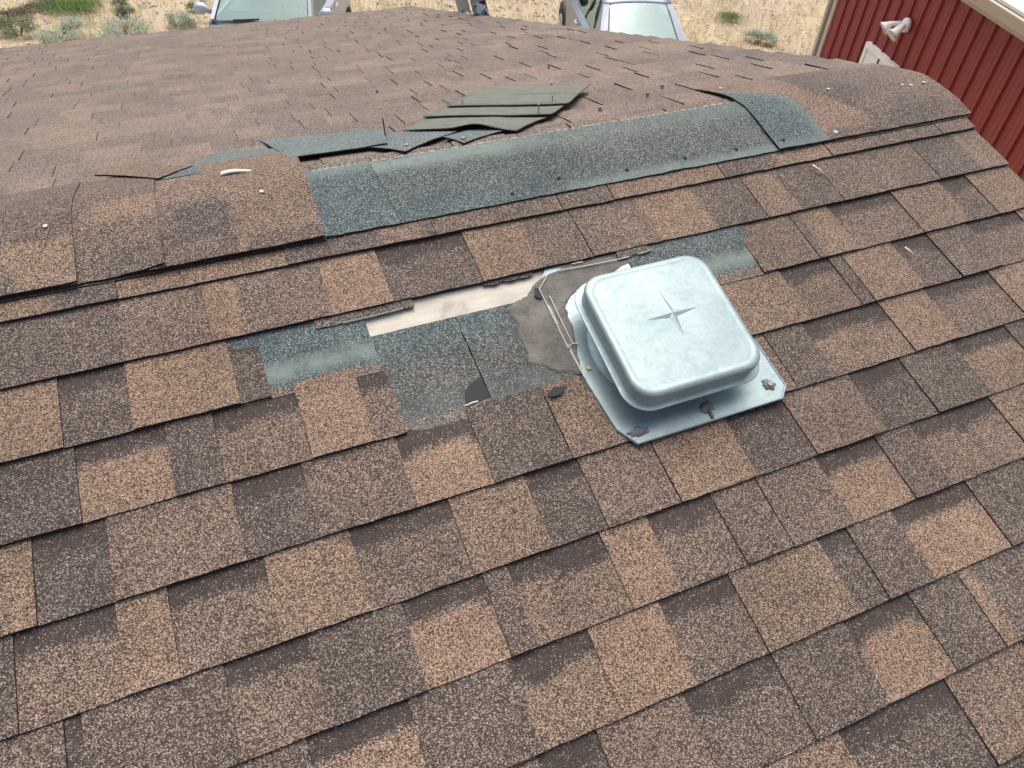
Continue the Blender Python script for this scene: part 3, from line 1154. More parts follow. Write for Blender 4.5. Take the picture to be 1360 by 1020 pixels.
    hem([(0.5735, -0.338, 0.0090), (0.584, -0.342, 0.0090)], 0.0013)
    hem([(0.618, -0.158, 0.0090), (0.70, -0.162, 0.0085), (0.79, -0.164, 0.0090)], 0.0010)
    hem([(0.655, -0.148, 0.0080), (0.682, -0.149, 0.0082)], 0.0010)
    # roof cement smeared over the upper left of the flange and the shingles beside it
    edge = [(0.470, -0.222), (0.500, -0.205), (0.525, -0.199), (0.540, -0.188), (0.552, -0.176), (0.585, -0.160), (0.640, -0.148), (0.72, -0.140), (0.82, -0.140), (0.80, -0.172),
            (0.70, -0.200), (0.640, -0.212), (0.628, -0.224), (0.612, -0.232), (0.598, -0.250), (0.594, -0.285), (0.590, -0.318), (0.580, -0.345), (0.571, -0.380), (0.5665, -0.412), (0.548, -0.398), (0.522, -0.392), (0.503, -0.372),
            (0.470, -0.352), (0.478, -0.330), (0.474, -0.295), (0.486, -0.262), (0.480, -0.240)]
    r = random.Random(11)
    rim = rag(edge, 3, 0.0022, r)
    mb = MB()
    cxm, cym = 0.545, -0.27
    # concentric rings from the rim inwards
    rings = []
    for s, dz in ((1.0, 0.0), (0.985, 0.0012), (0.93, 0.0020), (0.8, 0.0024), (0.6, 0.0024), (0.4, 0.0024), (0.2, 0.0024)):
        g = []
        for x, y in rim:
            # pull towards the nearest of a line of inner points so the ribbon along the top stays filled
            px, py = (cxm, cym) if x < 0.62 else (x * 0.55 + 0.62 * 0.45, -0.17)
            q = (px + (x - px) * s, py + (y - py) * s)
            base = 0.0006 + (flange_z(q[1]) - 0.0008) * clampf((q[0] - 0.548) / 0.012)
            z = base + dz + 0.0015 * nz(q[0], q[1], 35) * (1 if s < 1 else 0) + (0.0010 * nz(q[0], q[1], 90) if s < 1 else 0)
            if s == 1.0:
                z = base - 0.0015
            g.append(NF(q[0], q[1], z))
        rings.append(g)
    mb.loft(rings, False)
    k = len(mb.v) - len(rim)
    mb.f.append(tuple(range(k, k + len(rim))))
    mb.mi.append(0)
    vk(fix_normals(mb.build('roof_cement', M['mastic'], smooth=True)))
    # dabs of sealant over the flange nails
    dabs = [((0.612, -0.562), 0.024, 0.010, 0), ((0.772, -0.556), 0.017, 0.013, 1), ((0.925, -0.549), 0.016, 0.014, 2)]
    for (x, y), ra, rb, s in dabs:
        rr = random.Random(40 + s)
        pts = []
        for i in range(18):
            a = 2 * math.pi * i / 18
            q = 0.65 + 0.55 * rr.random()
            pts.append((x + ra * q * math.cos(a), y + rb * q * math.sin(a)))
        vk(poly_patch('sealant_dab', NF, pts, flange_z(y) + 0.0022, M['dab'], None, 0.002, 0.004))
    vk(MB().tube([NF(0.772, -0.560, flange_z(-0.56) + 0.0025), NF(0.770, -0.582, flange_z(-0.58) + 0.003)], [0.005, 0.0025], 7).build('sealant_drip', M['dab'], smooth=True))
    vk(MB().tube([NF(0.5815, -0.4005, flange_z(-0.40) + 0.001), NF(0.5815, -0.4005, flange_z(-0.40) + 0.0045)], [0.0056, 0.0048], 12).build('nail', M['brass']))
    for x, y in ((0.925, -0.549),):
        vk(MB().tube([NF(x, y, flange_z(y) + 0.005), NF(x, y, flange_z(y) + 0.009)], [0.006, 0.005], 10).build('nail', M['nailold']))


build_vent()

# ------------------------------------------------------------------ torn shingles lying on the far slope
def quad_sheet(name, q, z, nx, ny, mat, col=None, zfn=None, thick=0.0035):
    """q: four (X, S) corners on the far slope: a, b along one long edge, then c, d back along the other"""
    (ax, as_), (bx, bs), (cx_, cs_), (dx, ds) = q

    def f(u, v):
        x = (ax * (1 - u) + bx * u) * (1 - v) + (dx * (1 - u) + cx_ * u) * v
        s = (as_ * (1 - u) + bs * u) * (1 - v) + (ds * (1 - u) + cs_ * u) * v
        x += 0.003 * nz(x, s, 25)
        s += 0.003 * nz(x + 9, s, 25)
        return x, YR - s + 0.022
    o = sheet(name, FF, f, 0, 0, 0, 0, z + 0.0045, col, nx, ny, mat, None, thick if mat is not BK else 0.0024, zfn)
    return o


def torn(name, label, origin, parts, group=None):
    root = tag(empty(name, FF(origin[0], YR - origin[1], 0.004)), label, 'shingle', group)
    inv = Matrix.Translation(-Vector(FF(origin[0], YR - origin[1], 0.004)))
    for o in parts:
        o.parent = root
        o.matrix_parent_inverse = inv
    return root


tealc = lambda x, y: (0.46 + 0.06 * nz(x, y, 12), 1.0, 0.20 + 0.3 * nz(x, y, 9), 1)
GR = [M['gran'], M['edge']]
BK = [M['back'], M['backedge']]


def rise(a, b=0.0, p=1.5):
    return lambda u, v: a * (1 - v) ** p + b * v ** p


p1 = quad_sheet('shingle_strip', [(-0.124, 0.118), (0.158, 0.132), (0.228, 0.225), (0.010, 0.330)], 0.011, 24, 10, GR, tealc, lambda u, v: 0.002 * nz(u * 3, v, 1))
p2 = quad_sheet('shingle_strip', [(0.160, 0.130), (0.384, 0.108), (0.430, 0.300), (0.117, 0.385)], 0.0130, 24, 10, GR, tealc, lambda u, v: 0.0028 * (1 - v) * u + 0.0006 * math.sin(u * 7) + 0.0012 * nz(u * 4, v * 2, 1))
n1 = MB().tube([FF(0.404, YR - 0.18, 0.015), FF(0.404, YR - 0.18, 0.060)], 0.0016, 6).build('nail', M['edge'])
torn('torn_shingle', 'long teal torn ridge shingle folded back beside the intact brown ridge caps', (0.15, 0.22), [p1, p2, n1])
p3 = quad_sheet('shingle_strip', [(0.339, 0.119), (0.410, 0.042), (0.574, 0.147), (0.427, 0.262)], 0.0095, 16, 10, GR, tealc, lambda u, v: 0.0025 * (1 - v))
n3 = MB().tube([FF(0.423, YR - 0.053, 0.0160), FF(0.423, YR - 0.053, 0.0200)], 0.005, 10).build('nail', M['nail'])
torn('torn_shingle', 'teal torn shingle with one nail, under the left end of the flipped shingles', (0.44, 0.14), [p3, n3])
p4 = quad_sheet('shingle_strip', [(0.523, 0.105), (0.553, 0.039), (0.691, 0.090), (0.652, 0.158)], 0.0095, 14, 10, GR, tealc, lambda u, v: 0.0015 * (1 - v))
n4 = MB().tube([FF(0.561, YR - 0.040, 0.0155), FF(0.561, YR - 0.040, 0.0195)], 0.005, 10).build('nail', M['nail'])
torn('torn_shingle', 'small teal torn shingle under the curled edge of the flipped shingles', (0.60, 0.10), [p4, n4])


def curl(u, v):
    k = math.exp(-((u - 0.66) / 0.17) ** 2) * clampf((1.04 - u) / 0.18)
    return 0.013 * k * (1 - v) ** 1.4 + 0.002 * math.sin(u * 5)


d1 = quad_sheet('flipped_shingle', [(0.460, 0.239), (0.698, 0.060), (0.838, 0.155), (0.560, 0.371)], 0.0135, 40, 14, BK, None, curl)
d2 = quad_sheet('flipped_shingle', [(0.545, 0.339), (0.828, 0.131), (0.929, 0.241), (0.654, 0.462)], 0.0185, 26, 8, BK, None, lambda u, v: 0.0012 * math.sin(u * 6) + 0.0015 * (1 - v))
d3 = quad_sheet('flipped_shingle', [(0.634, 0.414), (0.912, 0.206), (1.104, 0.441), (0.852, 0.651)], 0.0225, 26, 10, BK, None, lambda u, v: 0.0012 * math.sin(u * 5 + 1) + 0.0020 * (1 - v) + 0.002 * v * u)
for o_ in (d1, d2, d3):
    o_.data.polygons.foreach_set('use_smooth', [True] * len(o_.data.polygons))
rg = random.Random(2)
mb = MB()
for i in range(46):
    u = 0.05 + 0.93 * i / 46 + rg.uniform(-0.008, 0.008)
    X, S = 0.71 + (1.012 - 0.71) * u, 0.533 + (0.308 - 0.533) * u
    s_ = rg.uniform(0.0012, 0.0035)
    P = [FF(X - s_ * 1.5, YR - S - s_, 0.0265), FF(X + s_ * 1.6, YR - S - s_ * 0.4, 0.0265), FF(X + s_, YR - S + s_, 0.0265), FF(X, YR - S, 0.0305)]
    mb.add(P, [(0, 1, 3), (1, 2, 3), (2, 0, 3), (0, 2, 1)])
glue = mb.build('sealant_line', M['fray'])
glue['kind'] = 'stuff'
nn = []
for X, S, h in ((0.805, 0.160, 0.019), (0.895, 0.268, 0.016), (0.680, 0.405, 0.016)):
    nn.append(MB().tube([FF(X, YR - S + 0.02, 0.024), FF(X + 0.001, YR - S + 0.02, 0.026 + h)], 0.0016, 6).build('nail', M['nailold']))
    MB().tube([FF(X + 0.001, YR - S + 0.02, 0.026 + h), FF(X + 0.001, YR - S + 0.02, 0.0275 + h)], 0.0030, 8).build('nail_head', M['nail'], nn[-1])
torn('torn_shingle', 'stack of grey shingles flipped upside down with nails sticking out', (0.8, 0.35), [d1, d2, d3, glue] + nn)
# lifted shingle corner and a scrap of pale felt next to the crest on the left
lift_piece = quad_sheet('lifted_shingle', [(-0.262, 0.255), (-0.128, 0.118), (-0.055, 0.20), (-0.19, 0.34)], 0.0145, 14, 8, GR, lambda x, y: (0.58, 0, 0, 1), lambda u, v: 0.0035 * (1 - v) * math.sin(math.pi * clampf(u * 0.8 + 0.15)))
kid(lift_piece, deck)
felt = quad_sheet('felt_scrap', [(0.000, 0.070), (0.066, 0.069), (0.067, 0.079), (0.004, 0.092)], 0.0155, 8, 3, [M['paper'], M['paper']], None, lambda u, v: 0.003 * math.sin(u * 4))
kid(felt, deck)
rn = random.Random(8)
for X, S in ((0.56, 0.93), (1.28, 0.30), (0.98, 0.13), (1.18, 0.22), (1.21, 0.95)):
    kid(MB().tube([FF(X, YR - S, 0.008), FF(X, YR - S, 0.018)], 0.005, 8).build('nail', M['nailold']), deck)


# twigs lying on the near slope
def twig(x0, y0, x1, y1, label):
    a, b = NF(x0, y0, 0.0155), NF(x1, y1, 0.0135)
    o = MB().tube([a, NF((x0 + x1) / 2 + 0.0008, (y0 + y1) / 2, 0.0155), b], [0.0026, 0.0030, 0.0022], 7).build('twig', M['twig'], smooth=True)
    tag(o, label, 'twig', 'twigs lying on the shingles')


twig(1.388, -0.020, 1.402, -0.054, 'short pale twig on the shingles nearer the ridge caps')
twig(1.466, -0.316, 1.476, -0.342, 'short pale twig on the shingles further down from the ridge')

# ------------------------------------------------------------------ red steel building
AZ = RAD(17)
WU = Vector((math.sin(AZ), math.cos(AZ), 0))
WN = Vector((math.cos(AZ), -math.sin(AZ), 0))      # into the building
WD = 5.8
PITCH = 0.2315
U1, ULOW = 8.30, -3.8
EAVE = H - 1.43


def WW(u, n, z):
    q = WU * u + WN * (WD + n)
    return (q.x, q.y, z)


barn = tag(empty('red_building', WW((U1 + ULOW) / 2, 0, 0)), 'dark red ribbed steel building with beige trim beside the roof', 'building')
BI = Matrix.Translation(-Vector(WW((U1 + ULOW) / 2, 0, 0)))


def bk(o, p=None):
    o.parent = p or barn
    o.matrix_parent_inverse = BI if p is None else Matrix.Identity(4)
    return o


def build_barn():
    # one panel: flat pan, a rib at its left edge, two faint stiffeners
    prof = [(0.0, 0.0), (0.005, -0.024), (0.022, -0.024), (0.032, 0.0), (0.085, 0.0), (0.090, -0.003), (0.100, -0.003), (0.105, 0.0), (0.155, 0.0), (0.160, -0.003), (0.170, -0.003), (0.175, 0.0), (PITCH, 0.0)]
    mb = MB()
    for u, d in prof:
        a = WU * u + WN * d
        mb.v += [(a.x, a.y, 0.1), (a.x, a.y, EAVE - 0.02)]
        mb.c += [(0, 0, 0, 1)] * 2
    for i in range(len(prof) - 1):
        mb.f.append((2 * i, 2 * i + 1, 2 * i + 3, 2 * i + 2))
        mb.mi.append(0)
    first = None
    n = int((U1 - ULOW) / PITCH)
    for i in range(n):
        u = U1 - 0.012 - (i + 1) * PITCH
        if first is None:
            first = mb.build('siding_panel', M['siding'])
            o = first
        else:
            o = bpy.data.objects.new('siding_panel', first.data)
            COL.objects.link(o)
        o.location = WW(u, 0, 0)
        bk(o)
    # body behind the panels
    def wb(name, u0, u1, n0, n1, z0, z1, mat, p=None):
        m = MB()
        P = [WW(u, n_, z) for z in (z0, z1) for n_ in (n0, n1) for u in (u0, u1)]
        m.add(P, [(0, 2, 3, 1), (4, 5, 7, 6), (0, 1, 5, 4), (2, 6, 7, 3), (0, 4, 6, 2), (1, 3, 7, 5)])
        return bk(fix_normals(m.build(name, M[mat])), p)
    wb('wall_core', ULOW, U1 - 0.02, 0.012, 6.0, 0.0, EAVE - 0.03, 'siding')
    # corner trim with downspout
    wb('corner_trim', U1 - 0.012, U1 + 0.075, -0.024, 0.10, 0.0, EAVE, 'beige')
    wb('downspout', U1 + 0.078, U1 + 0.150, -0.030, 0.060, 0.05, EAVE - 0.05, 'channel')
    wb('corner_trim', U1 + 0.153, U1 + 0.215, -0.024, 0.10, 0.0, EAVE, 'beige')
    wb('skirt_trim', ULOW, U1 - 0.013, -0.028, -0.001, 0.0, 0.098, 'beige')
    # eave: trim strip, gutter, white roof
    wb('eave_trim', ULOW, U1 + 0.25, -0.030, -0.0185, EAVE - 0.07, EAVE + 0.005, 'beige')
    g = MB()
    gp = [(-0.035, 0.0), (-0.035, 0.11), (-0.150, 0.115), (-0.165, 0.11), (-0.165, 0.095), (-0.150, 0.06), (-0.130, 0.0)]
    loops = [[WW(u, a, EAVE + 0.008 + b) for a, b in gp] for u in (ULOW, U1 + 0.27)]
    g.loft(loops)
    bk(fix_normals(g.build('gutter', M['beige'])))
    rp = MB()
    rp.loft([[WW(u, a, EAVE + 0.13 + b) for a, b in ((-0.13, 0.0), (-0.13, 0.028), (3.05, 0.93), (3.05, 0.90))] for u in (ULOW - 0.1, U1 + 0.28)])
    bk(fix_normals(rp.build('roof', M['whitem'])))
    rp = MB()
    rp.loft([[WW(u, a, EAVE + 0.13 + b) for a, b in ((6.2, 0.0), (6.2, 0.028), (3.052, 0.93), (3.052, 0.90))] for u in (ULOW - 0.1, U1 + 0.28)])
    bk(fix_normals(rp.build('roof', M['whitem'])))
    for i in range(26):
        u = ULOW + i * 0.48
        rib = MB().loft([[WW(u + du, a, EAVE + 0.13 + b) for a, b in ((-0.12, 0.031), (3.0, 0.917), (3.0, 0.945), (-0.12, 0.058))] for du in (0, 0.04)])
        bk(fix_normals(rib.build('roof_rib', M['whitem'])))
    # window
    u0, u1, z0, z1 = 6.30, 7.235, H - 2.385 - 1.0, H - 2.385
    win = empty('window', WW((u0 + u1) / 2, 0, z0))
    bk(win)
    wi = Matrix.Translation(-Vector(WW((u0 + u1) / 2, 0, z0)))
    def wpart(name, a0, a1, n0, n1, c0, c1, mat):
        m = MB()
        P = [WW(u, n_, z) for z in (c0, c1) for n_ in (n0, n1) for u in (a0, a1)]
        m.add(P, [(0, 2, 3, 1), (4, 5, 7, 6), (0, 1, 5, 4), (2, 6, 7, 3), (0, 4, 6, 2), (1, 3, 7, 5)])
        o = fix_normals(m.build(name, M[mat]))
        o.parent = win
        o.matrix_parent_inverse = wi
    t = 0.055
    wpart('frame', u0, u1, -0.060, -0.001, z1 - t, z1, 'plastic')
    wpart('frame', u0, u1, -0.060, -0.001, z0, z0 + t, 'plastic')
    wpart('frame', u0, u0 + t, -0.059, -0.001, z0 + t, z1 - t, 'plastic')
    wpart('frame', u1 - t, u1, -0.059, -0.001, z0 + t, z1 - t, 'plastic')
    um = (u0 + u1) / 2 + 0.10
    wpart('mullion', um - 0.014, um + 0.014, -0.050, -0.028, z0 + t, z1 - t, 'trim')
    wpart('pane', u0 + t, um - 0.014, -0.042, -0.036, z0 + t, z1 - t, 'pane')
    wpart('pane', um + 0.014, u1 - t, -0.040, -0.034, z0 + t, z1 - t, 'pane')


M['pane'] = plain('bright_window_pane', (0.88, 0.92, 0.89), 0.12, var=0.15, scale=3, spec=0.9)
build_barn()


def build_flood():
    u, z = 6.63, H - 1.985
    root = tag(empty('floodlight', WW(u, -0.02, z)), 'white twin-head security floodlight on the red steel wall', 'floodlight')
    inv = Matrix.Translation(-Vector(WW(u, -0.02, z)))
    def fk(o):
        o.parent = root
        o.matrix_parent_inverse = inv
        return o
    def P(a, n_, b):
        return Vector(WW(u + a, -0.02 - n_, z + b))
    fk(MB().tube([P(0, 0.0, 0), P(0, 0.03, 0), P(0, 0.05, 0)], [0.075, 0.075, 0.055], 20).build('base', M['plastic'], smooth=True))
    fk(MB().tube([P(0, 0.04, 0), P(0.0, 0.09, -0.02)], [0.03, 0.028], 12).build('knuckle', M['plastic'], smooth=True))
    fk(MB().tube([P(0.02, 0.07, -0.03), P(0.025, 0.12, -0.09), P(0.025, 0.13, -0.12)], [0.032, 0.034, 0.02], 12).build('motion_sensor', M['plastic'], smooth=True))
    for s in (-1, 1):
        a = P(0.03 * s, 0.06, 0.01)
        b = P(0.09 * s, 0.13, -0.02)
        d = P(0.105 * s, 0.20, -0.075)
        h = fk(MB().tube([a, b, b.lerp(d, 0.3), b.lerp(d, 0.8), d], [0.022, 0.03, 0.045, 0.066, 0.080], 20).build('lamp_head', M['plastic'], smooth=True))
        ax = (d - b).normalized()
        l = MB().tube([d + ax * 0.0012, d + ax * 0.008], [0.070, 0.055], 20).build('lens', M['lens'], smooth=True)
        l.parent = h


build_flood()


# ------------------------------------------------------------------ ladder leaning on the rake
def build_ladder():
    base, top = Vector((3.10, 0, 0.0)), Vector((1.83, 0, 4.42))
    d = (top - base).normalized()
    root = tag(empty('ladder', (3.10, 3.85, 0)), 'aluminium extension ladder leaning against the far end of the roof', 'ladder')
    inv = Matrix.Translation((-3.10, -3.85, 0))
    s = d.cross(Vector((0, 1, 0))).normalized()
    ys = (4.06, 3.60)
    for y in ys:
        mb = MB()
        sg = 1 if y > 3.8 else -1
        a, b = base + Vector((0, y, 0)), top + Vector((0, y, 0))
        o3 = Vector((0, 0.028 * sg, 0))
        mb.beam(a, b, 0.006, 0.088, up=s)
        for k in (-1, 1):
            mb.beam(a + s * (0.041 * k) - o3 * 0.5, b + s * (0.041 * k) - o3 * 0.5, 0.034, 0.006, up=s)
        o = mb.build('rail', M['alu'])
        o.parent = root
        o.matrix_parent_inverse = inv
    n = 14
    for i in range(n):
        q = base + d * (0.25 + i * 0.305)
        o = MB().tube([q + Vector((0, ys[1], 0)), q + Vector((0, ys[0], 0))], 0.017, 10).build('rung', M['alu'], smooth=True)
        o.parent = root
        o.matrix_parent_inverse = inv
    q0, q1 = base + d * 3.55, base + d * 4.15
    mb = MB().beam(q0 + Vector((0, 3.5615, 0)), q1 + Vector((0, 3.5615, 0)), 0.002, 0.075, up=s)
    for k in (1,):
        mb.beam(q0 + Vector((0, 3.6, 0)) + s * (0.0455 * k), q1 + Vector((0, 3.6, 0)) + s * (0.0455 * k), 0.06, 0.002, up=s)
        mb.beam(q0 + Vector((0, 3.6, 0)) - s * (0.0455 * k), q1 + Vector((0, 3.6, 0)) - s * (0.0455 * k), 0.06, 0.002, up=s)
    o = mb.build('sticker', M['sticker'])
    o['label'] = 'blue, white and black safety sticker on the ladder rail'
    o.parent = root
    o.matrix_parent_inverse = inv
    for y in ys:
        o = MB().box(3.05, 3.17, y - 0.03, y + 0.03, 0.0, 0.05).build('foot', M['trim'])
        o.parent = root
        o.matrix_parent_inverse = inv


build_ladder()


# ------------------------------------------------------------------ cars
def build_car(label, loc, rz, paint, P):
    root = tag(empty('parked_car', loc, rz), label, 'car', 'cars parked beyond the roof')

    def add(o, p=None):
        o.parent = p or root
        return o

    W = P['w'] / 2
    # lower body, lofted along the length (front = +Y)
    loops = []
    for y, k, zl, zb in P['stations']:
        w = W * k
        zm = zl + (zb - zl) * 0.55
        L = [(-w * 0.90, y, zl), (-w * 0.99, y, zl + 0.10), (-w, y, zm), (-w * 0.975, y, zb - 0.05), (-w * 0.90, y, zb), (-w * 0.45, y, zb + 0.03),
             (w * 0.45, y, zb + 0.03), (w * 0.90, y, zb), (w * 0.975, y, zb - 0.05), (w, y, zm), (w * 0.99, y, zl + 0.10), (w * 0.90, y, zl)]
        loops.append(L)
    body = add(fix_normals(MB().loft(loops).build('body', paint, smooth=True)))
    md = body.modifiers.new('sub', 'SUBSURF')
    md.levels = md.render_levels = 2
    zb, zr = P['belt'], P['roof']
    yf, yr_, rf, rb = P['ws'], P['rw'], P['rf'], P['rb']          # glass base front / rear, roof front / rear
    wb, wr = W * 0.885, W * P.get('rk', 0.70)
    # roof skin
    ny, nx = 8, 8
    vs = []
    for j in range(ny + 1):
        for i in range(nx + 1):
            u, v = i / nx * 2 - 1, j / ny
            y = rb + (rf - rb) * v
            vs.append((wr * u, y, zr + 0.045 * (1 - u * u) * 0.9 - 0.06 * (2 * v - 1) ** 4 * 0.6))
    n1 = len(vs)
    vs += [(x, y, z - 0.03) for x, y, z in vs]
    fs = []
    w_ = nx + 1
    for j in range(ny):
        for i in range(nx):
            a = j * w_ + i
            fs += [(a, a + 1, a + w_ + 1, a + w_), (n1 + a, n1 + a + w_, n1 + a + w_ + 1, n1 + a + 1)]
    ring = list(range(w_)) + [j * w_ + nx for j in range(1, ny + 1)] + [ny * w_ + i for i in range(nx - 1, -1, -1)] + [j * w_ for j in range(ny - 1, 0, -1)]
    fs += [(ring[a], n1 + ring[a], n1 + ring[(a + 1) % len(ring)], ring[(a + 1) % len(ring)]) for a in range(len(ring))]
    add(fix_normals(MB().add(vs, fs).build('roof', paint, smooth=True)))
    zt = zr - 0.035
    # pillars
    ym = (yf + yr_) / 2 - 0.05
    ymt = (rf + rb) / 2 - 0.05
    for s in (-1, 1):
        add(MB().beam((s * wb, yf, zb), (s * wr, rf, zt), 0.075, 0.06, up=(s, 0, 0.3)).build('pillar', paint))
        add(MB().beam((s * (wb - 0.005), ym, zb), (s * (wr - 0.005), ymt, zt), 0.07, 0.03, up=(s, 0, 0.3)).build('pillar', M['trim']))
        cp = MB()
        a0, a1 = (s * wb, yr_ + P.get('cw', 0.5), zb), (s * wb, yr_, zb)
        b0, b1 = (s * wr, rb + 0.10, zt + 0.01), (s * wr, rb - 0.02, zt)
        off = Vector((-s * 0.04, 0, 0))
        q = [Vector(v) for v in (a0, a1, b1, b0)]
        cp.add([tuple(v) for v in q] + [tuple(v + off) for v in q], [(0, 1, 2, 3), (7, 6, 5, 4), (0, 4, 5, 1), (1, 5, 6, 2), (2, 6, 7, 3), (3, 7, 4, 0)])
        add(fix_normals(cp.build('pillar', paint)))
    # glass
    def pane(name, pts, n=8, bulge=0.04, axis=1):
        a, b, c, d = [Vector(q) for q in pts]
        nrm = (b - a).cross(d - a).normalized()
        m = MB()
        V = []
        for j in range(n + 1):
            for i in range(n + 1):
                u, v = i / n, j / n
                V.append(tuple((a * (1 - u) + b * u) * (1 - v) + (d * (1 - u) + c * u) * v + nrm * (bulge * 4 * u * (1 - u))))
        m.add(V, [(j * (n + 1) + i, j * (n + 1) + i + 1, (j + 1) * (n + 1) + i + 1, (j + 1) * (n + 1) + i) for j in range(n) for i in range(n)])
        return add(m.build(name, M['glass'], smooth=True))

    RI = P.get('ri', 0.06)
    ws = pane('windscreen', [(wb - 0.03, yf + 0.02, zb), (-wb + 0.03, yf + 0.02, zb), (-wr + 0.03, rf, zt), (wr - 0.03, rf, zt)])
    rw = pane('rear_window', [(-wb + RI, yr_ - 0.03, zb + 0.01), (wb - RI, yr_ - 0.03, zb + 0.01), (wr - RI * 0.6, rb - 0.012, zt), (-wr + RI * 0.6, rb - 0.012, zt)])
    # painted corners beside the rear window
    ri = P.get('ri', 0.06)
    for s in (-1, 1):
        q = [(s * wb, yr_, zb - 0.01), (s * (wb - ri - 0.01), yr_ - 0.035, zb - 0.01), (s * (wr - ri * 0.6), rb - 0.022, zt + 0.005), (s * (wr + 0.005), rb - 0.015, zt + 0.005)]
        q += [(x_, y_ + 0.05, z_ - 0.01) for x_, y_, z_ in q]
        add(fix_normals(MB().add(q, [(0, 1, 2, 3), (7, 6, 5, 4), (0, 4, 5, 1), (1, 5, 6, 2), (2, 6, 7, 3), (3, 7, 4, 0)]).build('rear_corner', paint)))
    # dark surround of the screens
    for nm, g, sgn in (('windscreen_seal', [(wb - 0.03, yf + 0.02, zb), (-wb + 0.03, yf + 0.02, zb), (-wr + 0.03, rf, zt), (wr - 0.03, rf, zt)], 1),
                       ('rear_window_seal', [(-wb + RI, yr_ - 0.03, zb + 0.01), (wb - RI, yr_ - 0.03, zb + 0.01), (wr - RI * 0.6, rb - 0.012, zt), (-wr + RI * 0.6, rb - 0.012, zt)], -1)):
        m = MB()
        for i in range(4):
            m.beam(g[i], g[(i + 1) % 4], 0.05 if sgn > 0 else 0.022, 0.012, up=(0, 0.5 * sgn, 0.8))
        add(m.build(nm, M['trim'] if sgn > 0 else M['dash']), ws if sgn > 0 else rw)
    for s in (-1, 1):
        for (y0, y1, t0, t1) in ((yf - 0.10, ym + 0.03, rf - 0.04, ymt + 0.03), (ym - 0.03, yr_ + P.get('cw', 0.5), ymt - 0.03, rb + 0.10)):
            q = [(s * wb, y0, zb + 0.01), (s * wb, y1, zb + 0.01), (s * wr, t1, zt), (s * wr, t0, zt)]
            if s > 0:
                q = [q[1], q[0], q[3], q[2]]
            pane('side_window', q, 4, 0.012)
        # doors with handles: thin skins proud of the body
        for (y0, y1) in ((yf - 0.06, ym), (ym - 0.012, yr_ + 0.45)):
            m = MB()
            Z = [P['sill'], P['sill'] + (zb - P['sill']) * 0.5, zb - 0.06, zb - 0.005]
            X = [W * 1.003, W * 1.012, W * 0.992, W * 0.915]
            vv = [(s * xq, yq, zq) for yq in (y0, y1) for xq, zq in zip(X, Z)] + [(s * (xq - 0.05), yq, zq) for yq in (y0, y1) for xq, zq in zip(X, Z)]
            ff = [(i, i + 1, 5 + i, 4 + i) for i in range(3)] + [(i, 8 + i, 9 + i, i + 1) for i in range(3)] + [(4 + i, 5 + i, 13 + i, 12 + i) for i in range(3)] + [(0, 4, 12, 8), (3, 11, 15, 7)]
            door = add(fix_normals(m.add(vv, ff).build('door', paint)))
            hy = y1 + 0.16
            add(MB().tube([(s * W * 1.012, hy - 0.09, zb - 0.13), (s * (W * 1.012 + 0.03), hy - 0.05, zb - 0.13), (s * (W * 1.012 + 0.03), hy + 0.05, zb - 0.13), (s * W * 1.012, hy + 0.09, zb - 0.13)], 0.016, 8).build('handle', M['clear'], smooth=True), door)
        # mirrors
        mz = zb + 0.09
        mir = add(MB().tube([(s * (W * 0.93), yf - 0.22, mz - 0.05), (s * (W + 0.02), yf - 0.20, mz), (s * (W + 0.07), yf - 0.19, mz + 0.02), (s * (W + 0.17), yf - 0.20, mz + 0.02), (s * (W + 0.21), yf - 0.22, mz + 0.01)], [0.035, 0.05, 0.095, 0.10, 0.06], 12).build('mirror', paint if P.get('mir', 1) else M['trim'], smooth=True))
        add(MB().tube([(s * (W + 0.13), yf - 0.285, mz + 0.02), (s * (W + 0.13), yf - 0.30, mz + 0.02)], [0.085, 0.08], 12).build('mirror_glass', M['trim'], smooth=True), mir)
        # lights
        fy, ry = P['stations'][-2][0], P['stations'][1][0]
        add(MB().tube([(s * W * 0.55, fy + 0.06, zb - 0.27), (s * W * 0.83, fy - 0.02, zb - 0.25)], [0.07, 0.09], 10).build('headlight', M['clear'], smooth=True))
        add(MB().tube([(s * W * 0.62, ry - 0.05, zb - 0.16), (s * W * 0.86, ry + 0.04, zb - 0.15)], [0.08, 0.10], 10).build('tail_light', M['red'], smooth=True))
        for y in P['axles']:
            add(MB().tube([(s * (W - 0.20), y, 0.34), (s * (W + 0.004), y, 0.34)], P['wr'] + 0.055, 28).build('wheel_arch', M['trim'], smooth=False))
            wh = empty('wheel', (s * (W - 0.08), y, P['wr'] - 0.03))
            add(wh)
            r = P['wr']
            ty = MB().tube([(-0.10, 0, 0), (-0.09, 0, 0), (-0.06, 0, 0), (0.06, 0, 0), (0.09, 0, 0), (0.10, 0, 0)], [r * 0.7, r * 0.93, r, r, r * 0.93, r * 0.68], 28).build('tyre', M['tyre'], smooth=True)
            ty.parent = wh
            rm = MB().tube([(s * 0.088, 0, 0), (s * 0.108, 0, 0)], [r * 0.66, r * 0.62], 28)
            for k in range(5):
                a = 2 * math.pi * k / 5
                rm.beam((s * 0.112, 0, 0), (s * 0.110, r * 0.6 * math.cos(a), r * 0.6 * math.sin(a)), 0.05, 0.02, up=(1, 0, 0))
            ro = rm.build('rim', M['rim'])
            ro.parent = wh
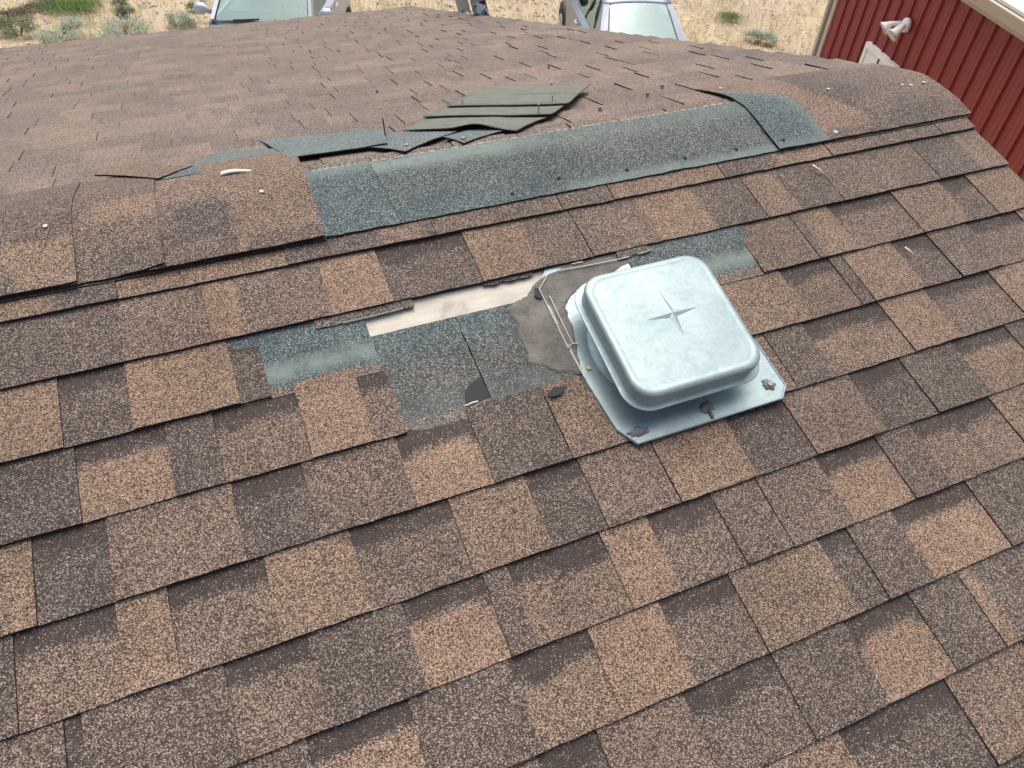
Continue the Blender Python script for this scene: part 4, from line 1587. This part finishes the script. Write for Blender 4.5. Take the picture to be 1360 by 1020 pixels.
    # inside: dashboard, seats, steering wheel
    add(MB().loft([[(-wb + 0.1, yf - 0.1, zb - 0.1), (wb - 0.1, yf - 0.1, zb - 0.1), (wb - 0.1, yf - 0.1, zb + 0.015), (-wb + 0.1, yf - 0.1, zb + 0.015)],
                   [(-wb + 0.1, yf - 0.5, zb - 0.2), (wb - 0.1, yf - 0.5, zb - 0.2), (wb - 0.1, yf - 0.5, zb + 0.0), (-wb + 0.1, yf - 0.5, zb + 0.0)]]).build('dashboard', M['dash']))
    for (y, tall) in ((yf - 1.25, 1), (yr_ + 0.95, 0)):
        for s in (-1, 1):
            sx = s * W * 0.42
            seat = add(MB().tube([(sx, y + 0.05, zb - 0.35), (sx, y, zb), (sx, y - 0.08, zb + 0.20)], [0.24, 0.23, 0.18], 10).build('seat', M['seat'], smooth=True))
            add(MB().tube([(sx, y - 0.06, zb + 0.17), (sx, y - 0.07, zb + 0.21), (sx, y - 0.08, zb + 0.30)], [0.08, 0.12, 0.09], 10).build('headrest', M['seat'], smooth=True), seat)
    add(MB().box(-wb + 0.08, wb - 0.08, yr_ + 0.02, yr_ + 0.5, zb - 0.06, zb + 0.005).build('parcel_shelf', M['seat']))
    sw = MB()
    for k in range(20):
        a, b = 2 * math.pi * k / 20, 2 * math.pi * (k + 1) / 20
        c = Vector((-W * 0.42, yf - 0.62, zb + 0.05))
        f = lambda t: c + Vector((0.18 * math.cos(t), -0.07 * math.sin(t), 0.17 * math.sin(t)))
        sw.tube([f(a), f(b)], 0.016, 6, caps=False)
    add(sw.build('steering_wheel', M['trim'], smooth=True))
    for s in (-0.35, 0.35):
        add(MB().tube([(s * W * 1.4, yf + 0.06, zb + 0.035), (s * W * 0.4 - 0.1, yf + 0.02, zb + 0.06)], [0.014, 0.008], 6).build('wiper', M['trim']))
    return root


SEDAN = dict(ri=0.17, w=1.78, belt=0.99, roof=1.43, ws=0.95, rw=-1.55, rf=0.20, rb=-0.90, cw=0.42, wr=0.32, axles=(1.33, -1.35), sill=0.30, rk=0.69, mir=0,
             stations=[(-2.32, 0.70, 0.42, 0.80), (-2.22, 0.90, 0.30, 0.94), (-1.60, 0.99, 0.24, 0.985), (-0.6, 1.0, 0.22, 0.97), (0.6, 1.0, 0.22, 0.95), (1.0, 0.995, 0.22, 0.94), (1.75, 0.96, 0.24, 0.82), (2.15, 0.84, 0.30, 0.70), (2.30, 0.62, 0.36, 0.62)])
SUV = dict(w=1.86, belt=1.14, roof=1.70, ws=0.92, rw=-2.05, rf=0.20, rb=-1.85, cw=0.35, wr=0.36, axles=(1.42, -1.38), sill=0.34, rk=0.76, mir=1,
           stations=[(-2.30, 0.84, 0.45, 1.02), (-2.22, 0.95, 0.34, 1.12), (-1.60, 0.995, 0.28, 1.13), (-0.6, 1.0, 0.26, 1.12), (0.6, 1.0, 0.26, 1.10), (1.0, 1.0, 0.26, 1.09), (1.75, 0.97, 0.28, 1.00), (2.12, 0.88, 0.34, 0.88), (2.28, 0.70, 0.42, 0.76)])
# sedan seen from behind, parked along the red building
fx, fy = math.sin(RAD(16)), math.cos(RAD(16))
build_car('blue-grey sedan seen from behind, parked near the red building', (7.33 + 1.35 * fx, 9.75 + 1.35 * fy, 0), -RAD(16), M['bluegrey'], SEDAN)
# silver car facing the roof
a = RAD(180 - 24)
cf = Vector((-math.sin(a), math.cos(a), 0))
wsb = Vector((1.28, 11.88, 0))
build_car('silver car facing the roof, its windscreen just above the far eave', tuple(wsb - cf * 0.92), a, M['silver'], SUV)


# ------------------------------------------------------------------ plants, grass, stones
def shrub(label, x, y, r, h, mat, n, seed, blades=False, group=None, name='sagebrush', cat='shrub'):
    rr = random.Random(seed)
    root = tag(empty(name, (x, y, 0)), label, cat, group)
    st = MB()
    for i in range(9):
        a = rr.uniform(0, 6.28)
        q = rr.uniform(0.2, 0.8)
        st.tube([(0.03 * math.cos(a), 0.03 * math.sin(a), -0.06), (r * q * 0.5 * math.cos(a), r * q * 0.5 * math.sin(a), h * 0.45), (r * q * math.cos(a), r * q * math.sin(a), h * rr.uniform(0.6, 0.9))], [0.014, 0.009, 0.004], 5)
    o = st.build('stem', M['wood'] if not blades else mat)
    o.parent = root
    lf = MB()
    tips = []
    for i in range(16):
        a = rr.uniform(0, 6.28)
        q = math.sqrt(rr.random())
        tips.append((r * q * math.cos(a) * 0.85, r * q * math.sin(a) * 0.85, h * (0.08 + 0.80 * rr.random()) * (1 - 0.45 * q * q)))
    for i in range(n):
        tx, ty, tz = rr.choice(tips)
        px, py, pz = tx + rr.gauss(0, r * 0.16), ty + rr.gauss(0, r * 0.16), max(0.02, tz + rr.gauss(0, h * 0.14))
        if blades:
            px, py, pz = rr.gauss(0, r * 0.45), rr.gauss(0, r * 0.45), 0.0
        a = rr.uniform(0, 6.28)
        up = rr.uniform(0.3, 1.0)
        L = rr.uniform(0.03, 0.07) if not blades else h * rr.uniform(0.5, 1.1)
        w = 0.007 if not blades else 0.006
        dx, dy = math.cos(a), math.sin(a)
        out = math.sqrt(max(0, 1 - up * up))
        e = (px + dx * L * out, py + dy * L * out, pz + L * up)
        m = ((px + e[0]) / 2, (py + e[1]) / 2, (pz + e[2]) / 2 + 0.006)
        lf.add([(px, py, pz), (m[0] - dy * w, m[1] + dx * w, m[2]), e, (m[0] + dy * w, m[1] - dx * w, m[2])], [(0, 1, 2, 3)])
    o = lf.build('foliage', mat)
    o.parent = root


SG = 'sagebrush growing beyond the far eave'
shrub('largest pale sage bush behind the far eave, right of the leftmost green bush', -2.07, 15.35, 0.52, 0.36, M['sage'], 3800, 1, group=SG)
shrub('green-grey bush at the left edge of the photo', -2.95, 15.95, 0.42, 0.32, M['olive'], 2200, 2, group=SG)
shrub('wide low sage bush whose foot is cut off by the far eave', -1.02, 15.15, 0.62, 0.34, M['sage'], 3600, 4, group=SG)
shrub('sage bush standing alone just left of the silver car', -0.03, 15.4, 0.36, 0.30, M['sage'], 2200, 5, group=SG)
shrub('small dark bush in bare dirt behind the wide low sage bush', -0.95, 16.1, 0.24, 0.24, M['olive'], 1200, 6, group=SG)
shrub('dead brown brush clump near the upper left corner', -2.95, 17.1, 0.45, 0.12, M['wood'], 1500, 7, group=SG, name='dead_brush')
shrub('bright green grass clump at the top edge left of the silver car', -1.90, 17.15, 0.50, 0.20, M['green'], 1700, 8, True, SG, 'grass_clump', 'grass')
shrub('dull green grass clump at the top edge, left of the bright green one', -2.45, 17.35, 0.36, 0.16, M['olive'], 1000, 9, True, SG, 'grass_clump', 'grass')
shrub('low pale sage bush in dry grass left of the red building', 11.35, 11.35, 0.42, 0.16, M['sage'], 2400, 10, group=SG)
shrub('small bright green patch in dry grass left of the red building', 11.45, 12.6, 0.30, 0.10, M['green'], 900, 11, True, SG, 'grass_clump', 'grass')
shrub('small olive tuft beside the silver car mirror', 0.42, 16.35, 0.20, 0.16, M['olive'], 700, 12, group=SG)
shrub('small olive tuft at the top edge between the green grass and the silver car', -1.05, 17.0, 0.22, 0.16, M['olive'], 700, 13, group=SG)


def build_grass():
    rr = random.Random(99)
    mb = MB()
    k = 0
    tri_v, tri_f = mb.v, mb.f
    while k < 24000:
        x, y = rr.uniform(-5.5, 19), rr.uniform(8.5, 22)
        d = nz(x, y, 0.7) + 0.6 * nz(x + 30, y, 2.1)
        if d < rr.uniform(-0.7, 0.5):
            continue
        if x > 7.6 + (y - 6.5) * 0.32 and y < 12 and x < 9.5 and y < 9:
            continue
        k += 1
        for b in range(3):
            a = rr.uniform(0, 6.28)
            L = rr.uniform(0.03, 0.11)
            o = rr.uniform(0.5, 1.6)
            bx, by = x + rr.gauss(0, 0.03), y + rr.gauss(0, 0.03)
            i = len(tri_v)
            dx, dy = math.cos(a), math.sin(a)
            w = 0.006
            tri_v += [(bx - dy * w, by + dx * w, -0.04), (bx + dy * w, by - dx * w, -0.04), (bx + dx * L * o, by + dy * L * o, L)]
            tri_f.append((i, i + 1, i + 2))
    mb.mi = [0] * len(tri_f)
    mb.c = [(0, 0, 0, 1)] * len(tri_v)
    o = mb.build('dry_grass', M['straw'])
    tag(o, 'dry straw-coloured grass covering the ground beyond the roof', 'grass', kind='stuff')
    mb = MB()
    for i in range(5200):
        x, y = rr.uniform(-5.5, 14), rr.uniform(10, 22)
        if nz(x, y, 0.7) > 0.25 and rr.random() < 0.8:
            continue
        s = rr.uniform(0.015, 0.055)
        P = [(x + s * q[0] * rr.uniform(0.7, 1.2), y + s * q[1] * rr.uniform(0.7, 1.2), -0.03 + s * q[2] * rr.uniform(0.6, 1.1)) for q in ((1, 0, 0.4), (0, 1, 0.4), (-1, 0, 0.4), (0, -1, 0.4), (0, 0, 1.2), (0, 0, -0.5))]
        mb.add(P, [(0, 1, 4), (1, 2, 4), (2, 3, 4), (3, 0, 4), (1, 0, 5), (2, 1, 5), (3, 2, 5), (0, 3, 5)])
    o = mb.build('stones', M['stone'])
    tag(o, 'pale stones scattered over the dry ground', 'stones', kind='stuff')


build_grass()
